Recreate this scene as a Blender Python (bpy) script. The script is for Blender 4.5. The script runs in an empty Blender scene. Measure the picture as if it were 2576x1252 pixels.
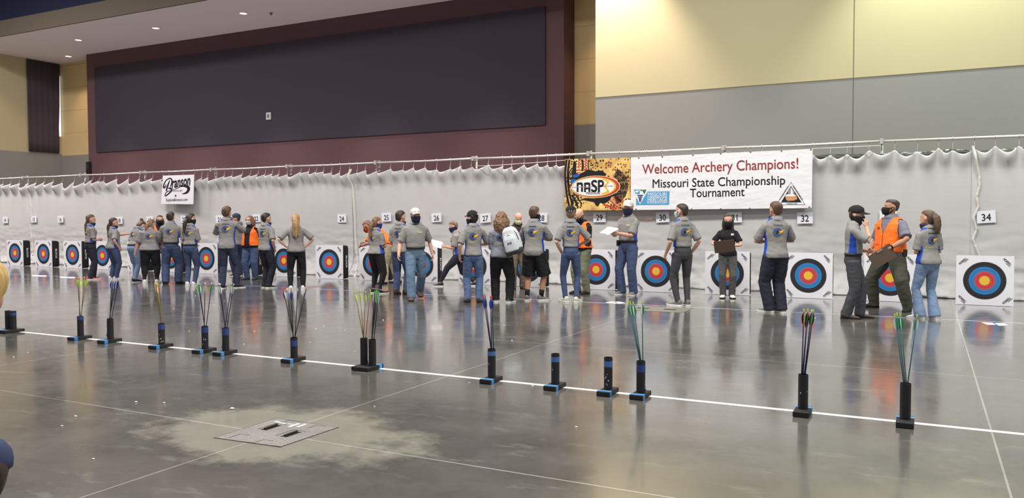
import bpy, bmesh, math, random
from mathutils import Vector, Matrix, noise, Quaternion
from mathutils.bvhtree import BVHTree
random.seed(7)
sc = bpy.context.scene
COL = sc.collection
# ------------------------------------------------------------------ camera
F_PX, CX, CY = 2022.0, 1288.0, 626.0            # frame taken as 2576 x 1252
RW = Matrix(((0.88869305, 0.01496231, -0.45825844),
             (0.458494, -0.03513364, 0.88800275),
             (-0.00281371, -0.99927061, -0.03808315)))   # image axes (right, down, forward) in the hall
EYE = Vector((0, 0, 1.5))
cam = bpy.data.cameras.new('camera')
cam.sensor_width = 36.0
cam.lens = F_PX * 36.0 / 2576.0
cam.clip_end = 300
co = bpy.data.objects.new('camera', cam)
COL.objects.link(co)
ax_r, ax_u, ax_b = RW.col[0], -RW.col[1], -RW.col[2]
m3 = Matrix((ax_r, ax_u, ax_b)).transposed()
co.matrix_world = Matrix.Translation(EYE) @ m3.to_4x4()
sc.camera = co

# ------------------------------------------------------------------ world, lights, exposure
sc.view_settings.view_transform = 'Standard'
sc.view_settings.look = 'None'
sc.view_settings.gamma = 1.0
sc.view_settings.use_curve_mapping = False
sc.view_settings.exposure = 0.12
wd = bpy.data.worlds.new('hall_ambient')
sc.world = wd
wd.use_nodes = True
wd.node_tree.nodes['Background'].inputs[0].default_value = (0.60, 0.575, 0.56, 1)
wd.node_tree.nodes['Background'].inputs[1].default_value = 0.74


def area(name, loc, size, energy, col, rot=(0, 0, 0)):
    l = bpy.data.lights.new(name, 'AREA')
    l.shape = 'RECTANGLE'
    l.size, l.size_y = size
    l.energy = energy
    l.color = col
    o = bpy.data.objects.new(name, l)
    o.location = loc
    o.rotation_euler = rot
    COL.objects.link(o)
    return o


def spot(name, loc, energy, col, size, blend=0.5, rot=(0, 0, 0), rad=0.1):
    l = bpy.data.lights.new(name, 'SPOT')
    l.energy = energy
    l.color = col
    l.spot_size = math.radians(size)
    l.spot_blend = blend
    l.shadow_soft_size = rad
    o = bpy.data.objects.new(name, l)
    o.location = loc
    o.rotation_euler = rot
    COL.objects.link(o)
    return o


# rows of high-bay lamps under the hall ceiling (above the frame)
for i, (x, y, e, c) in enumerate([
        (-30, 12, 1900, (1, .92, .89)), (-20, 10.5, 1000, (1, .92, .88)), (-11, 9, 880, (1, .95, .91)),
        (-3, 9, 1000, (1, .98, .93)), (5, 9, 1150, (.97, 1, .92)),
        (-24, 2, 220, (1, .93, .89)), (-12, 2, 330, (1, .95, .91)), (0, 2, 520, (1, .98, .93))]):
    area('high_bay_lamp', (x, y, 11.3), (5.0, 1.6), e, c)
# uplights standing on the floor behind the curtain, against the maroon wall
for x in (-31, -25, -19, -13):
    area('wall_uplight', (x, 22.3, .3), (3.5, .4), 46, (1, .82, .80), (math.pi, 0, 0))
# wall washers in front of the cream wall on the right
spot('wall_washer', (-7.1, 18.25, 9.2), 3300, (1, .80, .68), 80, 0.6)
spot('wall_washer', (0.3, 18.15, 9.2), 2200, (.93, 1, .82), 84, 0.6)
spot('wall_washer', (5.6, 18.15, 9.2), 1500, (.92, 1, .80), 86, 0.6)
# recessed downlights of the soffit, their warm light
for x, y, e in ((-35.3, 23.67, 200), (-31.5, 21.6, 1100), (-26.9, 21.6, 1100), (-22.2, 21.6, 1100), (-17.5, 21.6, 1100),
                (-12.9, 21.6, 1100), (-8.9, 23.67, 300)):
    spot('soffit_downlight', (x, y, 8.93), e, (1, .62, .36) if abs(y - 23.67) < .1 else (1, .82, .78), 84 if abs(y - 23.67) < .1 else 66, 0.8)
spot('soffit_downlight', (-35.9, 21.2, 8.93), 130, (1, .62, .36), 84, 0.6)


# ------------------------------------------------------------------ picture ray helpers (pixel -> place in the hall)
def ray(px, py):
    return RW @ Vector((px - CX, py - CY, F_PX))


def on_floor(px, py, z=0.0):
    r = ray(px, py)
    return EYE + r * ((z - EYE.z) / r.z)


def on_y(px, py, Y):
    r = ray(px, py)
    return EYE + r * ((Y - EYE.y) / r.y)


def on_x(px, py, X):
    r = ray(px, py)
    return EYE + r * ((X - EYE.x) / r.x)


# ------------------------------------------------------------------ materials
def lin(c):
    return tuple(((v / 255) / 12.92 if v / 255 <= .04045 else ((v / 255 + .055) / 1.055) ** 2.4) for v in c[:3])


MATS = {}


def mat(key, rgb=(200, 200, 200), rough=.75, var=.12, scale=12.0, bump=.0, bscale=40.0, stretch=(1, 1, 1), metal=0.0,
        emit=0.0, spec=.35, sheen=0.0):
    if key in MATS:
        return MATS[key]
    m = bpy.data.materials.new(key)
    m.use_nodes = True
    nt = m.node_tree
    b = nt.nodes['Principled BSDF']
    c = lin(rgb)
    b.inputs['Roughness'].default_value = rough
    b.inputs['Metallic'].default_value = metal
    b.inputs['Specular IOR Level'].default_value = spec
    if sheen:
        b.inputs['Sheen Weight'].default_value = sheen
    tc = nt.nodes.new('ShaderNodeTexCoord')
    mp = nt.nodes.new('ShaderNodeMapping')
    mp.inputs['Scale'].default_value = stretch
    nt.links.new(tc.outputs['Object'], mp.inputs[0])
    if var > 0:
        n = nt.nodes.new('ShaderNodeTexNoise')
        n.inputs['Scale'].default_value = scale
        n.inputs['Detail'].default_value = 4
        nt.links.new(mp.outputs[0], n.inputs['Vector'])
        r = nt.nodes.new('ShaderNodeMix')
        r.data_type = 'RGBA'
        r.inputs[6].default_value = (*[max(0, v * (1 - var)) for v in c], 1)
        r.inputs[7].default_value = (*[min(1, v * (1 + var)) for v in c], 1)
        nt.links.new(n.outputs['Fac'], r.inputs[0])
        nt.links.new(r.outputs[2], b.inputs['Base Color'])
    else:
        b.inputs['Base Color'].default_value = (*c, 1)
    if bump > 0:
        n2 = nt.nodes.new('ShaderNodeTexNoise')
        n2.inputs['Scale'].default_value = bscale
        n2.inputs['Detail'].default_value = 3
        nt.links.new(mp.outputs[0], n2.inputs['Vector'])
        bp = nt.nodes.new('ShaderNodeBump')
        bp.inputs['Strength'].default_value = bump
        bp.inputs['Distance'].default_value = .02
        nt.links.new(n2.outputs['Fac'], bp.inputs['Height'])
        nt.links.new(bp.outputs[0], b.inputs['Normal'])
    if emit:
        b.inputs['Emission Color'].default_value = (*c, 1)
        b.inputs['Emission Strength'].default_value = emit
    MATS[key] = m
    return m


class NB:
    """tiny node builder"""

    def __init__(s, m):
        s.nt = m.node_tree

    def add(s, t, **k):
        n = s.nt.nodes.new(t)
        for a, v in k.items():
            setattr(n, a, v)
        return n

    def put(s, sock, v):
        if isinstance(v, (int, float)):
            sock.default_value = v
        elif isinstance(v, tuple):
            sock.default_value = v if len(v) != 3 or sock.type == 'VECTOR' else (*v, 1)
        else:
            s.nt.links.new(v, sock)

    def math(s, op, a, b=0.0, c=None):
        n = s.add('ShaderNodeMath', operation=op)
        s.put(n.inputs[0], a)
        s.put(n.inputs[1], b)
        if c is not None:
            s.put(n.inputs[2], c)
        return n.outputs[0]

    def mix(s, f, a, b):
        n = s.add('ShaderNodeMix', data_type='RGBA')
        s.put(n.inputs[0], f)
        s.put(n.inputs[6], a)
        s.put(n.inputs[7], b)
        return n.outputs[2]

    def noise(s, vec, scale, detail=3, rough=.5):
        n = s.add('ShaderNodeTexNoise')
        s.nt.links.new(vec, n.inputs['Vector'])
        n.inputs['Scale'].default_value = scale
        n.inputs['Detail'].default_value = detail
        n.inputs['Roughness'].default_value = rough
        return n.outputs['Fac']

    def mapr(s, v, a, b, c=0.0, d=1.0):
        n = s.add('ShaderNodeMapRange')
        s.put(n.inputs[0], v)
        n.inputs[1].default_value, n.inputs[2].default_value = a, b
        n.inputs[3].default_value, n.inputs[4].default_value = c, d
        return n.outputs[0]

    def obj(s, scale=(1, 1, 1)):
        tc = s.add('ShaderNodeTexCoord')
        mp = s.add('ShaderNodeMapping')
        mp.inputs['Scale'].default_value = scale
        s.nt.links.new(tc.outputs['Object'], mp.inputs[0])
        return mp.outputs[0]

    def bump(s, h, strength, dist=.02):
        bp = s.add('ShaderNodeBump')
        bp.inputs['Strength'].default_value = strength
        bp.inputs['Distance'].default_value = dist
        s.nt.links.new(h, bp.inputs['Height'])
        return bp.outputs[0]


def new_mat(key):
    m = bpy.data.materials.new(key)
    m.use_nodes = True
    MATS[key] = m
    return m, NB(m), m.node_tree.nodes['Principled BSDF']


# ------------------------------------------------------------------ mesh helpers
def tag(o, label=None, cat=None, group=None, kind=None):
    if label:
        o['label'] = label
    if cat:
        o['category'] = cat
    if group:
        o['group'] = group
    if kind:
        o['kind'] = kind
    return o


def link(name, me, mats=None, parent=None, smooth=False):
    o = bpy.data.objects.new(name, me)
    COL.objects.link(o)
    if mats is not None:
        for m in (mats if isinstance(mats, (list, tuple)) else [mats]):
            me.materials.append(m)
    if parent is not None:
        o.parent = parent
    if smooth:
        me.polygons.foreach_set('use_smooth', [True] * len(me.polygons))
    return o


def empty(name, loc, rz=0.0):
    o = bpy.data.objects.new(name, None)
    o.empty_display_size = .1
    o.location = loc
    o.rotation_euler = (0, 0, rz)
    COL.objects.link(o)
    return o


class MB:
    """collects shapes into one mesh"""

    def __init__(s):
        s.v, s.f, s.mi = [], [], []

    def add(s, vs, fs, mi=0):
        o = len(s.v)
        s.v += [tuple(v) for v in vs]
        s.f += [tuple(i + o for i in f) for f in fs]
        s.mi += [mi] * len(fs)
        return s

    def box(s, a, b, mi=0):
        x0, y0, z0 = a
        x1, y1, z1 = b
        vs = [(x0, y0, z0), (x1, y0, z0), (x1, y1, z0), (x0, y1, z0), (x0, y0, z1), (x1, y0, z1), (x1, y1, z1), (x0, y1, z1)]
        return s.add(vs, [(0, 3, 2, 1), (4, 5, 6, 7), (0, 1, 5, 4), (1, 2, 6, 5), (2, 3, 7, 6), (3, 0, 4, 7)], mi)

    def rings(s, rings, caps=True, mi=0):
        """rings: lists of points, all the same length"""
        n = len(rings[0])
        vs = [p for r in rings for p in r]
        fs = []
        for k in range(len(rings) - 1):
            for i in range(n):
                j = (i + 1) % n
                fs.append((k * n + i, k * n + j, (k + 1) * n + j, (k + 1) * n + i))
        if caps:
            fs.append(tuple(range(n - 1, -1, -1)))
            fs.append(tuple((len(rings) - 1) * n + i for i in range(n)))
        return s.add(vs, fs, mi)

    def tube(s, pts, rads, n=10, mi=0, round_ends=False, up=None):
        pts = [Vector(p) for p in pts]
        if isinstance(rads, (int, float)):
            rads = [rads] * len(pts)
        if round_ends:
            d0 = (pts[0] - pts[1]).normalized()
            d1 = (pts[-1] - pts[-2]).normalized()
            r0, r1 = rads[0], rads[-1]
            pre = [(pts[0] + d0 * r0 * math.sin(a), r0 * math.cos(a)) for a in (1.35, .9, .45)]
            post = [(pts[-1] + d1 * r1 * math.sin(a), r1 * math.cos(a)) for a in (.45, .9, 1.35)]
            pts = [p for p, _ in pre] + pts + [p for p, _ in post]
            rads = [r for _, r in pre] + list(rads) + [r for _, r in post]
        rr = []
        u = None
        for i, p in enumerate(pts):
            t = (pts[min(i + 1, len(pts) - 1)] - pts[max(i - 1, 0)]).normalized()
            if u is None:
                u = Vector(up) if up else (Vector((1, 0, 0)) if abs(t.x) < .8 else Vector((0, 1, 0)))
            u = (u - t * u.dot(t)).normalized()
            w = t.cross(u)
            rr.append([p + (u * math.cos(a) + w * math.sin(a)) * rads[i] for a in [2 * math.pi * k / n for k in range(n)]])
        return s.rings(rr, True, mi)

    def ell(s, c, rx, ry, rz, M=None, n=14, k=9, mi=0):
        c = Vector(c)
        rr = []
        for i in range(1, k):
            a = math.pi * i / k - math.pi / 2
            rr.append([(rx * math.cos(a) * math.cos(t), ry * math.cos(a) * math.sin(t), rz * math.sin(a)) for t in
                       [2 * math.pi * q / n for q in range(n)]])
        rr = [[c + ((M @ Vector(p)) if M else Vector(p)) for p in r] for r in rr]
        return s.rings(rr, True, mi)

    def mesh(s, name):
        me = bpy.data.meshes.new(name)
        me.from_pydata(s.v, [], s.f)
        if any(s.mi):
            me.polygons.foreach_set('material_index', s.mi)
        me.update()
        return me

    def build(s, name, mats=None, parent=None, smooth=False):
        return link(name, s.mesh(name), mats, parent, smooth)


def remesh(mb, name, voxel, smooth=2):
    me = mb.mesh(name + '_raw')
    bm = bmesh.new()
    bm.from_mesh(me)
    bmesh.ops.recalc_face_normals(bm, faces=bm.faces)
    bm.to_mesh(me)
    bm.free()
    o = bpy.data.objects.new(name + '_raw', me)
    COL.objects.link(o)
    r = o.modifiers.new('r', 'REMESH')
    r.mode = 'VOXEL'
    r.voxel_size = voxel
    r.use_smooth_shade = True
    if smooth:
        sm = o.modifiers.new('s', 'SMOOTH')
        sm.iterations = smooth
        sm.factor = .5
    dg = bpy.context.evaluated_depsgraph_get()
    out = bpy.data.meshes.new_from_object(o.evaluated_get(dg))
    out.name = name
    bpy.data.objects.remove(o)
    bpy.data.meshes.remove(me)
    return out


def bevel_obj(o, w, seg=2):
    bm = bmesh.new()
    bm.from_mesh(o.data)
    bmesh.ops.bevel(bm, geom=list(bm.edges), offset=w, segments=seg, affect='EDGES', profile=.6)
    bm.to_mesh(o.data)
    bm.free()
    return o


_txt = {}


def text_geo(s, bold=0.0, shear=0.0):
    """flat verts + tris of a line of type, normalised: baseline 0, width starts at 0"""
    k = (s, bold, shear)
    if k in _txt:
        return _txt[k]
    c = bpy.data.curves.new('t', 'FONT')
    c.body = s
    c.size = 1
    c.shear = shear
    c.resolution_u = 4
    o = bpy.data.objects.new('t', c)
    COL.objects.link(o)
    dg = bpy.context.evaluated_depsgraph_get()
    me = bpy.data.meshes.new_from_object(o.evaluated_get(dg))
    vs = [(v.co.x, v.co.y) for v in me.vertices]
    fs = [tuple(p.vertices) for p in me.polygons]
    bpy.data.objects.remove(o)
    bpy.data.curves.remove(c)
    bpy.data.meshes.remove(me)
    x0 = min(v[0] for v in vs)
    x1 = max(v[0] for v in vs)
    vs = [(x - x0, y) for x, y in vs]
    if bold > 0:            # heavier face: the glyphs struck four times, slightly apart
        n = len(vs)
        v2, f2 = [], []
        for q, (dx, dy) in enumerate(((bold, 0), (-bold, 0), (0, bold), (0, -bold))):
            v2 += [(x + dx, y + dy) for x, y in vs]
            f2 += [tuple(i + q * n for i in f) for f in fs]
        vs, fs = v2, f2
    _txt[k] = (vs, fs, x1 - x0)
    return _txt[k]


def text_fit(s, x0, x1, z0, h=None, bold=0.0, slope=0.0, shear=0.0):
    """2d verts of text stretched between x0 and x1 on baseline z0; h = cap height (else uniform)"""
    vs, fs, w = text_geo(s, bold, shear)
    k = (x1 - x0) / w
    ky = k if h is None else h / .69
    return [(x0 + x * k, z0 + y * ky + slope * x * k) for x, y in vs], fs


def poly2(pts):
    return list(pts), [tuple(range(len(pts)))]


def ellipse2(cx, cz, rx, rz, n=40, r_in=0.0, a0=0.0, a1=2 * math.pi):
    full = abs(a1 - a0 - 2 * math.pi) < 1e-6
    m = n if full else n + 1
    an = [a0 + (a1 - a0) * i / n for i in range(m)]
    out = [(cx + rx * math.cos(a), cz + rz * math.sin(a)) for a in an]
    if r_in <= 0:
        return out, [tuple(range(len(out)))]
    inn = [(cx + rx * r_in * math.cos(a), cz + rz * r_in * math.sin(a)) for a in an]
    fs = []
    for i in range(n):
        j = (i + 1) % m
        fs.append((i, j, m + j, m + i))
    return out + inn, fs


def flat(mb, geo, y, mi=0, flip=False):
    vs, fs = geo[:2]
    per = max(1, len(vs) // (geo[2] if len(geo) > 2 else 1))     # struck layers lie a hair apart
    return mb.add([(x, y - .00035 * (i // per), z) for i, (x, z) in enumerate(vs)], [f if not flip else f[::-1] for f in fs], mi)
# ------------------------------------------------------------------ the hall
X_LEFT, Y_FAR, Y_BOX, Y_WALL, Z_SOFFIT, Y_SOFFIT = -37.19, 24.7, 23.82, 19.0, 8.97, 19.87
SPLIT = 4.56


def wall_mat(key, rgb, joint=None, var=.03):
    m, n, b = new_mat(key)
    v = n.obj()
    c = lin(rgb)
    f = n.noise(v, .6, 4)
    fine = n.noise(v, 9, 3)
    f = n.math('ADD', n.math('MULTIPLY', f, .7), n.math('MULTIPLY', fine, .3))
    col = n.mix(f, tuple(x * (1 - var * 1.5) for x in c), tuple(min(1, x * (1 + var * 1.5)) for x in c))
    if joint:
        sp = n.add('ShaderNodeSeparateXYZ')
        n.nt.links.new(v, sp.inputs[0])
        z = n.math('FRACT', n.math('DIVIDE', n.math('SUBTRACT', sp.outputs[2], joint[0]), joint[1]))
        k = n.math('LESS_THAN', z, .018)
        col = n.mix(n.math('MULTIPLY', k, .6), col, tuple(x * .35 for x in c))
    n.nt.links.new(col, b.inputs['Base Color'])
    b.inputs['Roughness'].default_value = .8
    b.inputs['Specular IOR Level'].default_value = .2
    n.nt.links.new(n.bump(n.noise(v, 40, 2), .06), b.inputs['Normal'])
    return m


m_cream = wall_mat('cream_wall_paint', (182, 174, 140))
m_cream_j = wall_mat('cream_panel_wall', (206, 184, 138), joint=(SPLIT, 1.07))
m_grey = wall_mat('grey_wall_paint', (138, 138, 135))
m_maroon = wall_mat('maroon_wall_paint', (98, 73, 78))
m_panel = wall_mat('dark_acoustic_fabric', (62, 57, 68))
m_soffit = wall_mat('soffit_paint', (232, 228, 232))
m_fascia = wall_mat('fascia_paint', (98, 90, 80))
m_deck = wall_mat('dark_blue_deck', (28, 35, 60))


def wall_boxes(name, boxes, mats):
    mb = MB()
    for a, b_, mi in boxes:
        mb.box(a, b_, mi)
    o = mb.build(name, mats)
    o['kind'] = 'structure'
    return o


def floor_material():
    m, n, b = new_mat('polished_concrete')
    v = n.obj()
    sp = n.add('ShaderNodeSeparateXYZ')
    n.nt.links.new(v, sp.inputs[0])
    X, Y = sp.outputs[0], sp.outputs[1]
    big = n.noise(v, .35, 6, .6)
    mid = n.noise(v, 1.6, 6, .65)
    fine = n.noise(v, 14, 5, .6)
    tone = n.math('ADD', n.math('ADD', n.math('MULTIPLY', big, .45), n.math('MULTIPLY', mid, .4)), n.math('MULTIPLY', fine, .15))
    tone = n.mapr(tone, .3, .7)
    col = n.mix(tone, lin((76, 74, 71)), lin((116, 113, 108)))
    # pale worn scuffs
    sc1 = n.noise(n.obj((1.2, 3.2, 1)), 1.3, 7, .72)
    scuff = n.math('MULTIPLY', n.mapr(sc1, .57, .72), .42)
    col = n.mix(scuff, col, lin((150, 147, 138)))
    # pale patch of bare concrete around the floor box
    dx = n.math('DIVIDE', n.math('SUBTRACT', X, HC[0]), 1.16)
    dy = n.math('DIVIDE', n.math('SUBTRACT', Y, HC[1]), .74)
    d = n.math('SQRT', n.math('ADD', n.math('MULTIPLY', dx, dx), n.math('MULTIPLY', dy, dy)))
    dn = n.math('ADD', d, n.math('MULTIPLY', n.math('SUBTRACT', n.noise(v, 1.9, 7, .68), .5), 1.5))
    patch = n.mapr(dn, 1.0, .70)
    pcol = n.mix(n.noise(v, 3.2, 6, .65), lin((112, 110, 97)), lin((150, 147, 130)))
    col = n.mix(n.math('MULTIPLY', patch, .8), col, pcol)
    # saw-cut joints
    jm = None
    for s, at in ((X, -13.0), (X, -8.47), (X, -4.04), (X, .424), (X, 4.9), (X, -17.5), (X, -22.0), (Y, 4.18), (Y, 8.68), (Y, 13.2), (Y, -.3)):
        k = n.math('LESS_THAN', n.math('ABSOLUTE', n.math('SUBTRACT', s, at)), .0065)
        jm = k if jm is None else n.math('MAXIMUM', jm, k)
    jn = n.mapr(n.noise(v, .8, 3), .3, .6, .35, .95)
    col = n.mix(n.math('MULTIPLY', jm, jn), col, lin((176, 174, 164)))
    n.nt.links.new(col, b.inputs['Base Color'])
    rg = n.mapr(mid, .3, .75, .13, .24)
    rg = n.math('ADD', rg, n.math('MULTIPLY', patch, .4))
    rg = n.math('ADD', rg, n.math('MULTIPLY', scuff, .4))
    n.nt.links.new(rg, b.inputs['Roughness'])
    b.inputs['Specular IOR Level'].default_value = .5
    b.inputs['IOR'].default_value = 1.5
    b.inputs['Coat Weight'].default_value = .75
    n.nt.links.new(n.math('ADD', n.mapr(fine, .35, .7, .05, .10), n.mapr(mid, .3, .7, .0, .10)), b.inputs['Coat Roughness'])
    wav = n.math('ADD', n.noise(v, 2.2, 2), n.math('MULTIPLY', n.noise(v, 30, 3), .03))
    bp = n.bump(wav, .05, .02)
    n.nt.links.new(bp, b.inputs['Normal'])
    n.nt.links.new(bp, b.inputs['Coat Normal'])
    return m


hc = [on_floor(*p) for p in ((540, 1101), (697, 1052), (850, 1075), (705, 1124))]
HC = ((hc[0].x + hc[1].x + hc[2].x + hc[3].x) / 4, (hc[0].y + hc[1].y + hc[2].y + hc[3].y) / 4)
fl = MB().box((X_LEFT, -9, -.12), (16, Y_FAR, 0)).build('floor', floor_material())
fl['kind'] = 'structure'
wall_boxes('wall_left', [((X_LEFT - .3, -9, 0), (X_LEFT, Y_FAR, SPLIT + .08), 0), ((X_LEFT - .3, -9, SPLIT + .08), (X_LEFT, Y_FAR, 12), 1)], [m_grey, m_cream])
wall_boxes('wall_far', [((X_LEFT - .3, Y_FAR, 0), (-7.0, Y_FAR + .3, SPLIT), 0), ((X_LEFT - .3, Y_FAR, SPLIT), (-7.0, Y_FAR + .3, 12), 1)], [m_grey, m_cream_j])
wall_boxes('wall_maroon', [((-33.98, Y_BOX, 0), (-10.41, Y_FAR, Z_SOFFIT), 0)], [m_maroon])
wall_boxes('wall_right', [((-7.436, Y_WALL, 0), (16, Y_WALL + .4, SPLIT - .04), 0), ((-7.436, Y_WALL, SPLIT - .04), (16, Y_WALL + .4, 12), 1),
                          ((-7.436, Y_WALL + .4, 0), (-7.03, Y_FAR, SPLIT), 0), ((-7.436, Y_WALL + .4, SPLIT), (-7.03, Y_FAR, 12), 1)], [m_grey, m_cream])
wall_boxes('trim_1', [((-1.467, Y_WALL - .006, 0), (-1.455, Y_WALL, 12), 0)], [mat('joint_dark', (96, 92, 78), var=0)])  # thin dark strip drawn along the vertical wall seam
wall_boxes('trim_2', [((-7.436, Y_WALL - .008, SPLIT - .052), (16, Y_WALL, SPLIT - .036), 0)], [mat('reveal_strip', (120, 112, 84), var=0)])
wall_boxes('ceiling', [((X_LEFT, Y_SOFFIT + .05, Z_SOFFIT), (-7.436, Y_FAR, Z_SOFFIT + .25), 0),
                       ((X_LEFT, Y_SOFFIT - .02, Z_SOFFIT), (-7.436, Y_SOFFIT + .05, 9.60), 1),
                       ((X_LEFT, -9, 11.8), (16, Y_WALL, 12.0), 2),
                       ((X_LEFT, Y_SOFFIT - .0, 9.6), (-7.436, Y_SOFFIT + .3, 11.8), 2)], [m_soffit, m_fascia, m_deck])
ap = MB().box((-33.36, Y_BOX - .07, 4.52), (-11.04, Y_BOX - .012, 8.33)).build('acoustic_panel', m_panel)
tag(ap, 'huge dark fabric wall panel on the maroon wall high above the curtain', 'wall panel')

# dark blind hung over the window on the left wall, daylight in the gap beside it
bl = MB()
pts = []
for k in range(41):
    y = 23.02 + (24.62 - 23.02) * k / 40
    pts.append((X_LEFT + .07 + (.008) * math.sin(k * .9) + .006 * math.sin(k * 2.3), y))
vs, fs = [], []
for z in (4.67, 5.2, 5.9, 7.0, 8.0, 8.93):
    for k, (x, y) in enumerate(pts):
        e = (.05 * math.sin(z * 2.1) + .03 * math.sin(z * 5)) * max(0, (k - 32) / 8)
        vs.append((x, y + e * .9 - .07 * max(0, (k - 34) / 6) * (z < 8), z))
for r in range(5):
    for k in range(40):
        a = r * 41 + k
        fs.append((a, a + 1, a + 42, a + 41))
bl.add(vs, fs)
bo = bl.build('blackout_blind', mat('blackout_cloth', (70, 62, 72), rough=.9, scale=3), smooth=True)
md = bo.modifiers.new('s', 'SOLIDIFY')
md.thickness = .012
tag(bo, 'dark blackout blind hanging on the left wall in the far corner', 'blind')
wn = MB().box((X_LEFT, 24.0, 5.5), (X_LEFT + .02, 24.66, 8.4)).build('window_1', mat('daylit_glass', (225, 232, 240), emit=.75, var=0))
wn['kind'] = 'structure'
# recessed downlights
m_glow = mat('warm_lamp_lens', (255, 222, 170), emit=5.0, var=0)
m_trimring = mat('white_lamp_ring', (225, 205, 190), var=0)
for (px, py), lb in zip(((612, 33), (392, 70), (197, 100), (172, 141)), (
        'lit recessed downlight in the soffit, rightmost of the row', 'lit recessed downlight, middle of the soffit row above the maroon wall',
        'lit recessed downlight, left end of the soffit front row', 'lit recessed downlight deepest in the far left corner of the soffit')):
    p = on_floor(px, py, Z_SOFFIT)
    t = tag(empty('recessed_downlight', (p.x, p.y, Z_SOFFIT)), lb, 'ceiling light', 'soffit downlights')
    ring = [(math.cos(a), math.sin(a)) for a in [2 * math.pi * k / 24 for k in range(24)]]
    r = MB()
    r.rings([[(x * .17, y * .17, 0) for x, y in ring], [(x * .165, y * .165, -.02) for x, y in ring], [(x * .135, y * .135, -.022) for x, y in ring], [(x * .13, y * .13, -.004) for x, y in ring]], False)
    r.build('trim_ring', m_trimring, t, True)
    MB().rings([[(x * .13, y * .13, -.006) for x, y in ring], [(x * .13, y * .13, -.012) for x, y in ring]]).build('lens', m_glow, t)
p = on_floor(682, 32, Z_SOFFIT)
sp_ = MB().tube([(0, 0, 0), (0, 0, -.03)], .06, 12).tube([(0, 0, -.03), (0, 0, -.08)], .02, 8).tube([(0, 0, -.08), (0, 0, -.085)], .035, 10).build('sprinkler', mat('dull_metal', (120, 110, 108), rough=.5, metal=.4))
sp_.location = (p.x, p.y, Z_SOFFIT)
tag(sp_, 'small fire sprinkler in the soffit right of the downlights', 'sprinkler')
p = on_y(677, 292, Y_BOX - .07)
wp = empty('wall_plate', (p.x, p.y, p.z))
tag(wp, 'small white square box on the dark wall panel', 'wall box')
bevel_obj(MB().box((-.12, -.05, -.14), (.12, 0, .14)).build('cover', mat('white_plastic', (205, 200, 200), var=.02), wp), .015)
MB().box((-.055, -.056, -.07), (.055, -.05, .07)).build('insert', mat('grey_plastic', (120, 116, 120), var=.02), wp)
p = on_y(218, 423, Y_BOX)
wb = empty('wall_speaker', (-33.9, Y_BOX, p.z))
tag(wb, 'small black box on the left corner of the maroon wall above the rail', 'wall box')
bevel_obj(MB().box((-.1, -.14, -.28), (.12, 0, .28)).build('casing', mat('black_plastic', (28, 26, 28), var=.05), wb), .02)
MB().box((-.07, -.146, -.05), (.09, -.14, .23)).build('grille', mat('dark_grille', (46, 44, 46), var=.2, scale=200), wb)

# ------------------------------------------------------------------ pipe, hooks and white net curtain
Y_ROD, Z_ROD, YC = 17.0, 2.955, 17.0
m_pipe = mat('aluminium_pipe', (214, 210, 206), rough=.35, metal=.35, var=.03)
m_upright = mat('grey_upright', (186, 184, 180), rough=.4, metal=.3, var=.05)
m_hook = mat('steel_hook', (196, 192, 186), rough=.4, metal=.3, var=0)
upr_px = [58, 203, 354, 531, 722, 945, 1190, 1480, 1820, 2218]
ux = [on_y(x, 440 - .043 * x, Y_ROD).x for x in upr_px]
ORD = ['first', 'second', 'third', 'fourth', 'fifth', 'sixth', 'seventh', 'eighth', 'ninth', 'tenth', 'eleventh', 'twelfth']
for k, x in enumerate(ux):
    t = empty('drape_upright', (x, Y_ROD + .16, 0))
    tag(t, 'grey upright pole of the pipe frame, %s pole from the left end' % ORD[k], 'pole', 'uprights of the curtain frame')
    MB().tube([(0, 0, .008), (0, 0, Z_ROD + .07)], .028, 14).build('pole', m_upright, t, True)
    MB().box((-.032, -.195, Z_ROD - .05), (.032, .028, Z_ROD + .055)).build('bracket', m_upright, t)
    MB().box((-.2, -.12, 0), (.2, .28, .012)).build('base_plate', m_upright, t)
    MB().tube([(0, 0, 2.66), (0, 0, 2.72)], .04, 12).build('clamp', mat('black_plastic'), t, True)
ends = [-30.6] + ux + [4.6]
for k in range(len(ends) - 1):
    a, b_ = ends[k] + (.034 if k else 0), ends[k + 1] - (.034 if k < len(ends) - 2 else 0)
    t = MB().tube([(a, Y_ROD, Z_ROD), ((a + b_) / 2, Y_ROD, Z_ROD - .012), (b_, Y_ROD, Z_ROD)], .024, 12).build('drape_rail', m_pipe, None, True)
    tag(t, 'white horizontal pipe section holding the curtain, %s section from the left' % ORD[k], 'rail', 'curtain rail sections')
hook_px = [7, 27, 48, 71, 91, 112, 133, 156, 187, 215, 233, 251, 261, 292, 322, 350, 384, 409, 424, 460, 488, 507, 522, 545, 564, 584, 610, 630, 649, 667, 685,
           701, 722, 757, 777, 796, 814, 834, 855, 878, 898, 919, 946, 982, 1014, 1040, 1069, 1098, 1132, 1157, 1185, 1228, 1264, 1287, 1318, 1351, 1377,
           1399, 1432, 1478, 1518, 1559, 1607, 1628, 1666, 1688, 1743, 1787, 1835, 1874, 1888, 1916, 1966, 2003, 2044, 2089, 2131, 2186, 2251, 2308, 2361,
           2397, 2452, 2504, 2564]
hx = [on_y(x, 465 - .043 * x, YC).x for x in hook_px]
rh = random.Random(11)
hx = [hx[0] - 1.0, hx[0] - .65, hx[0] - .32] + hx + [hx[-1] + .45 * k for k in (1, 2, 3, 4)]
hz = [Z_ROD - .20 + rh.uniform(-.03, .05) for _ in hx]
hk = MB()
prof = []
for k in range(15):
    a = -math.pi * .15 + k / 14 * math.pi * 1.15
    prof.append((0, -.026 * math.cos(a), .026 * math.sin(a)))
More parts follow.
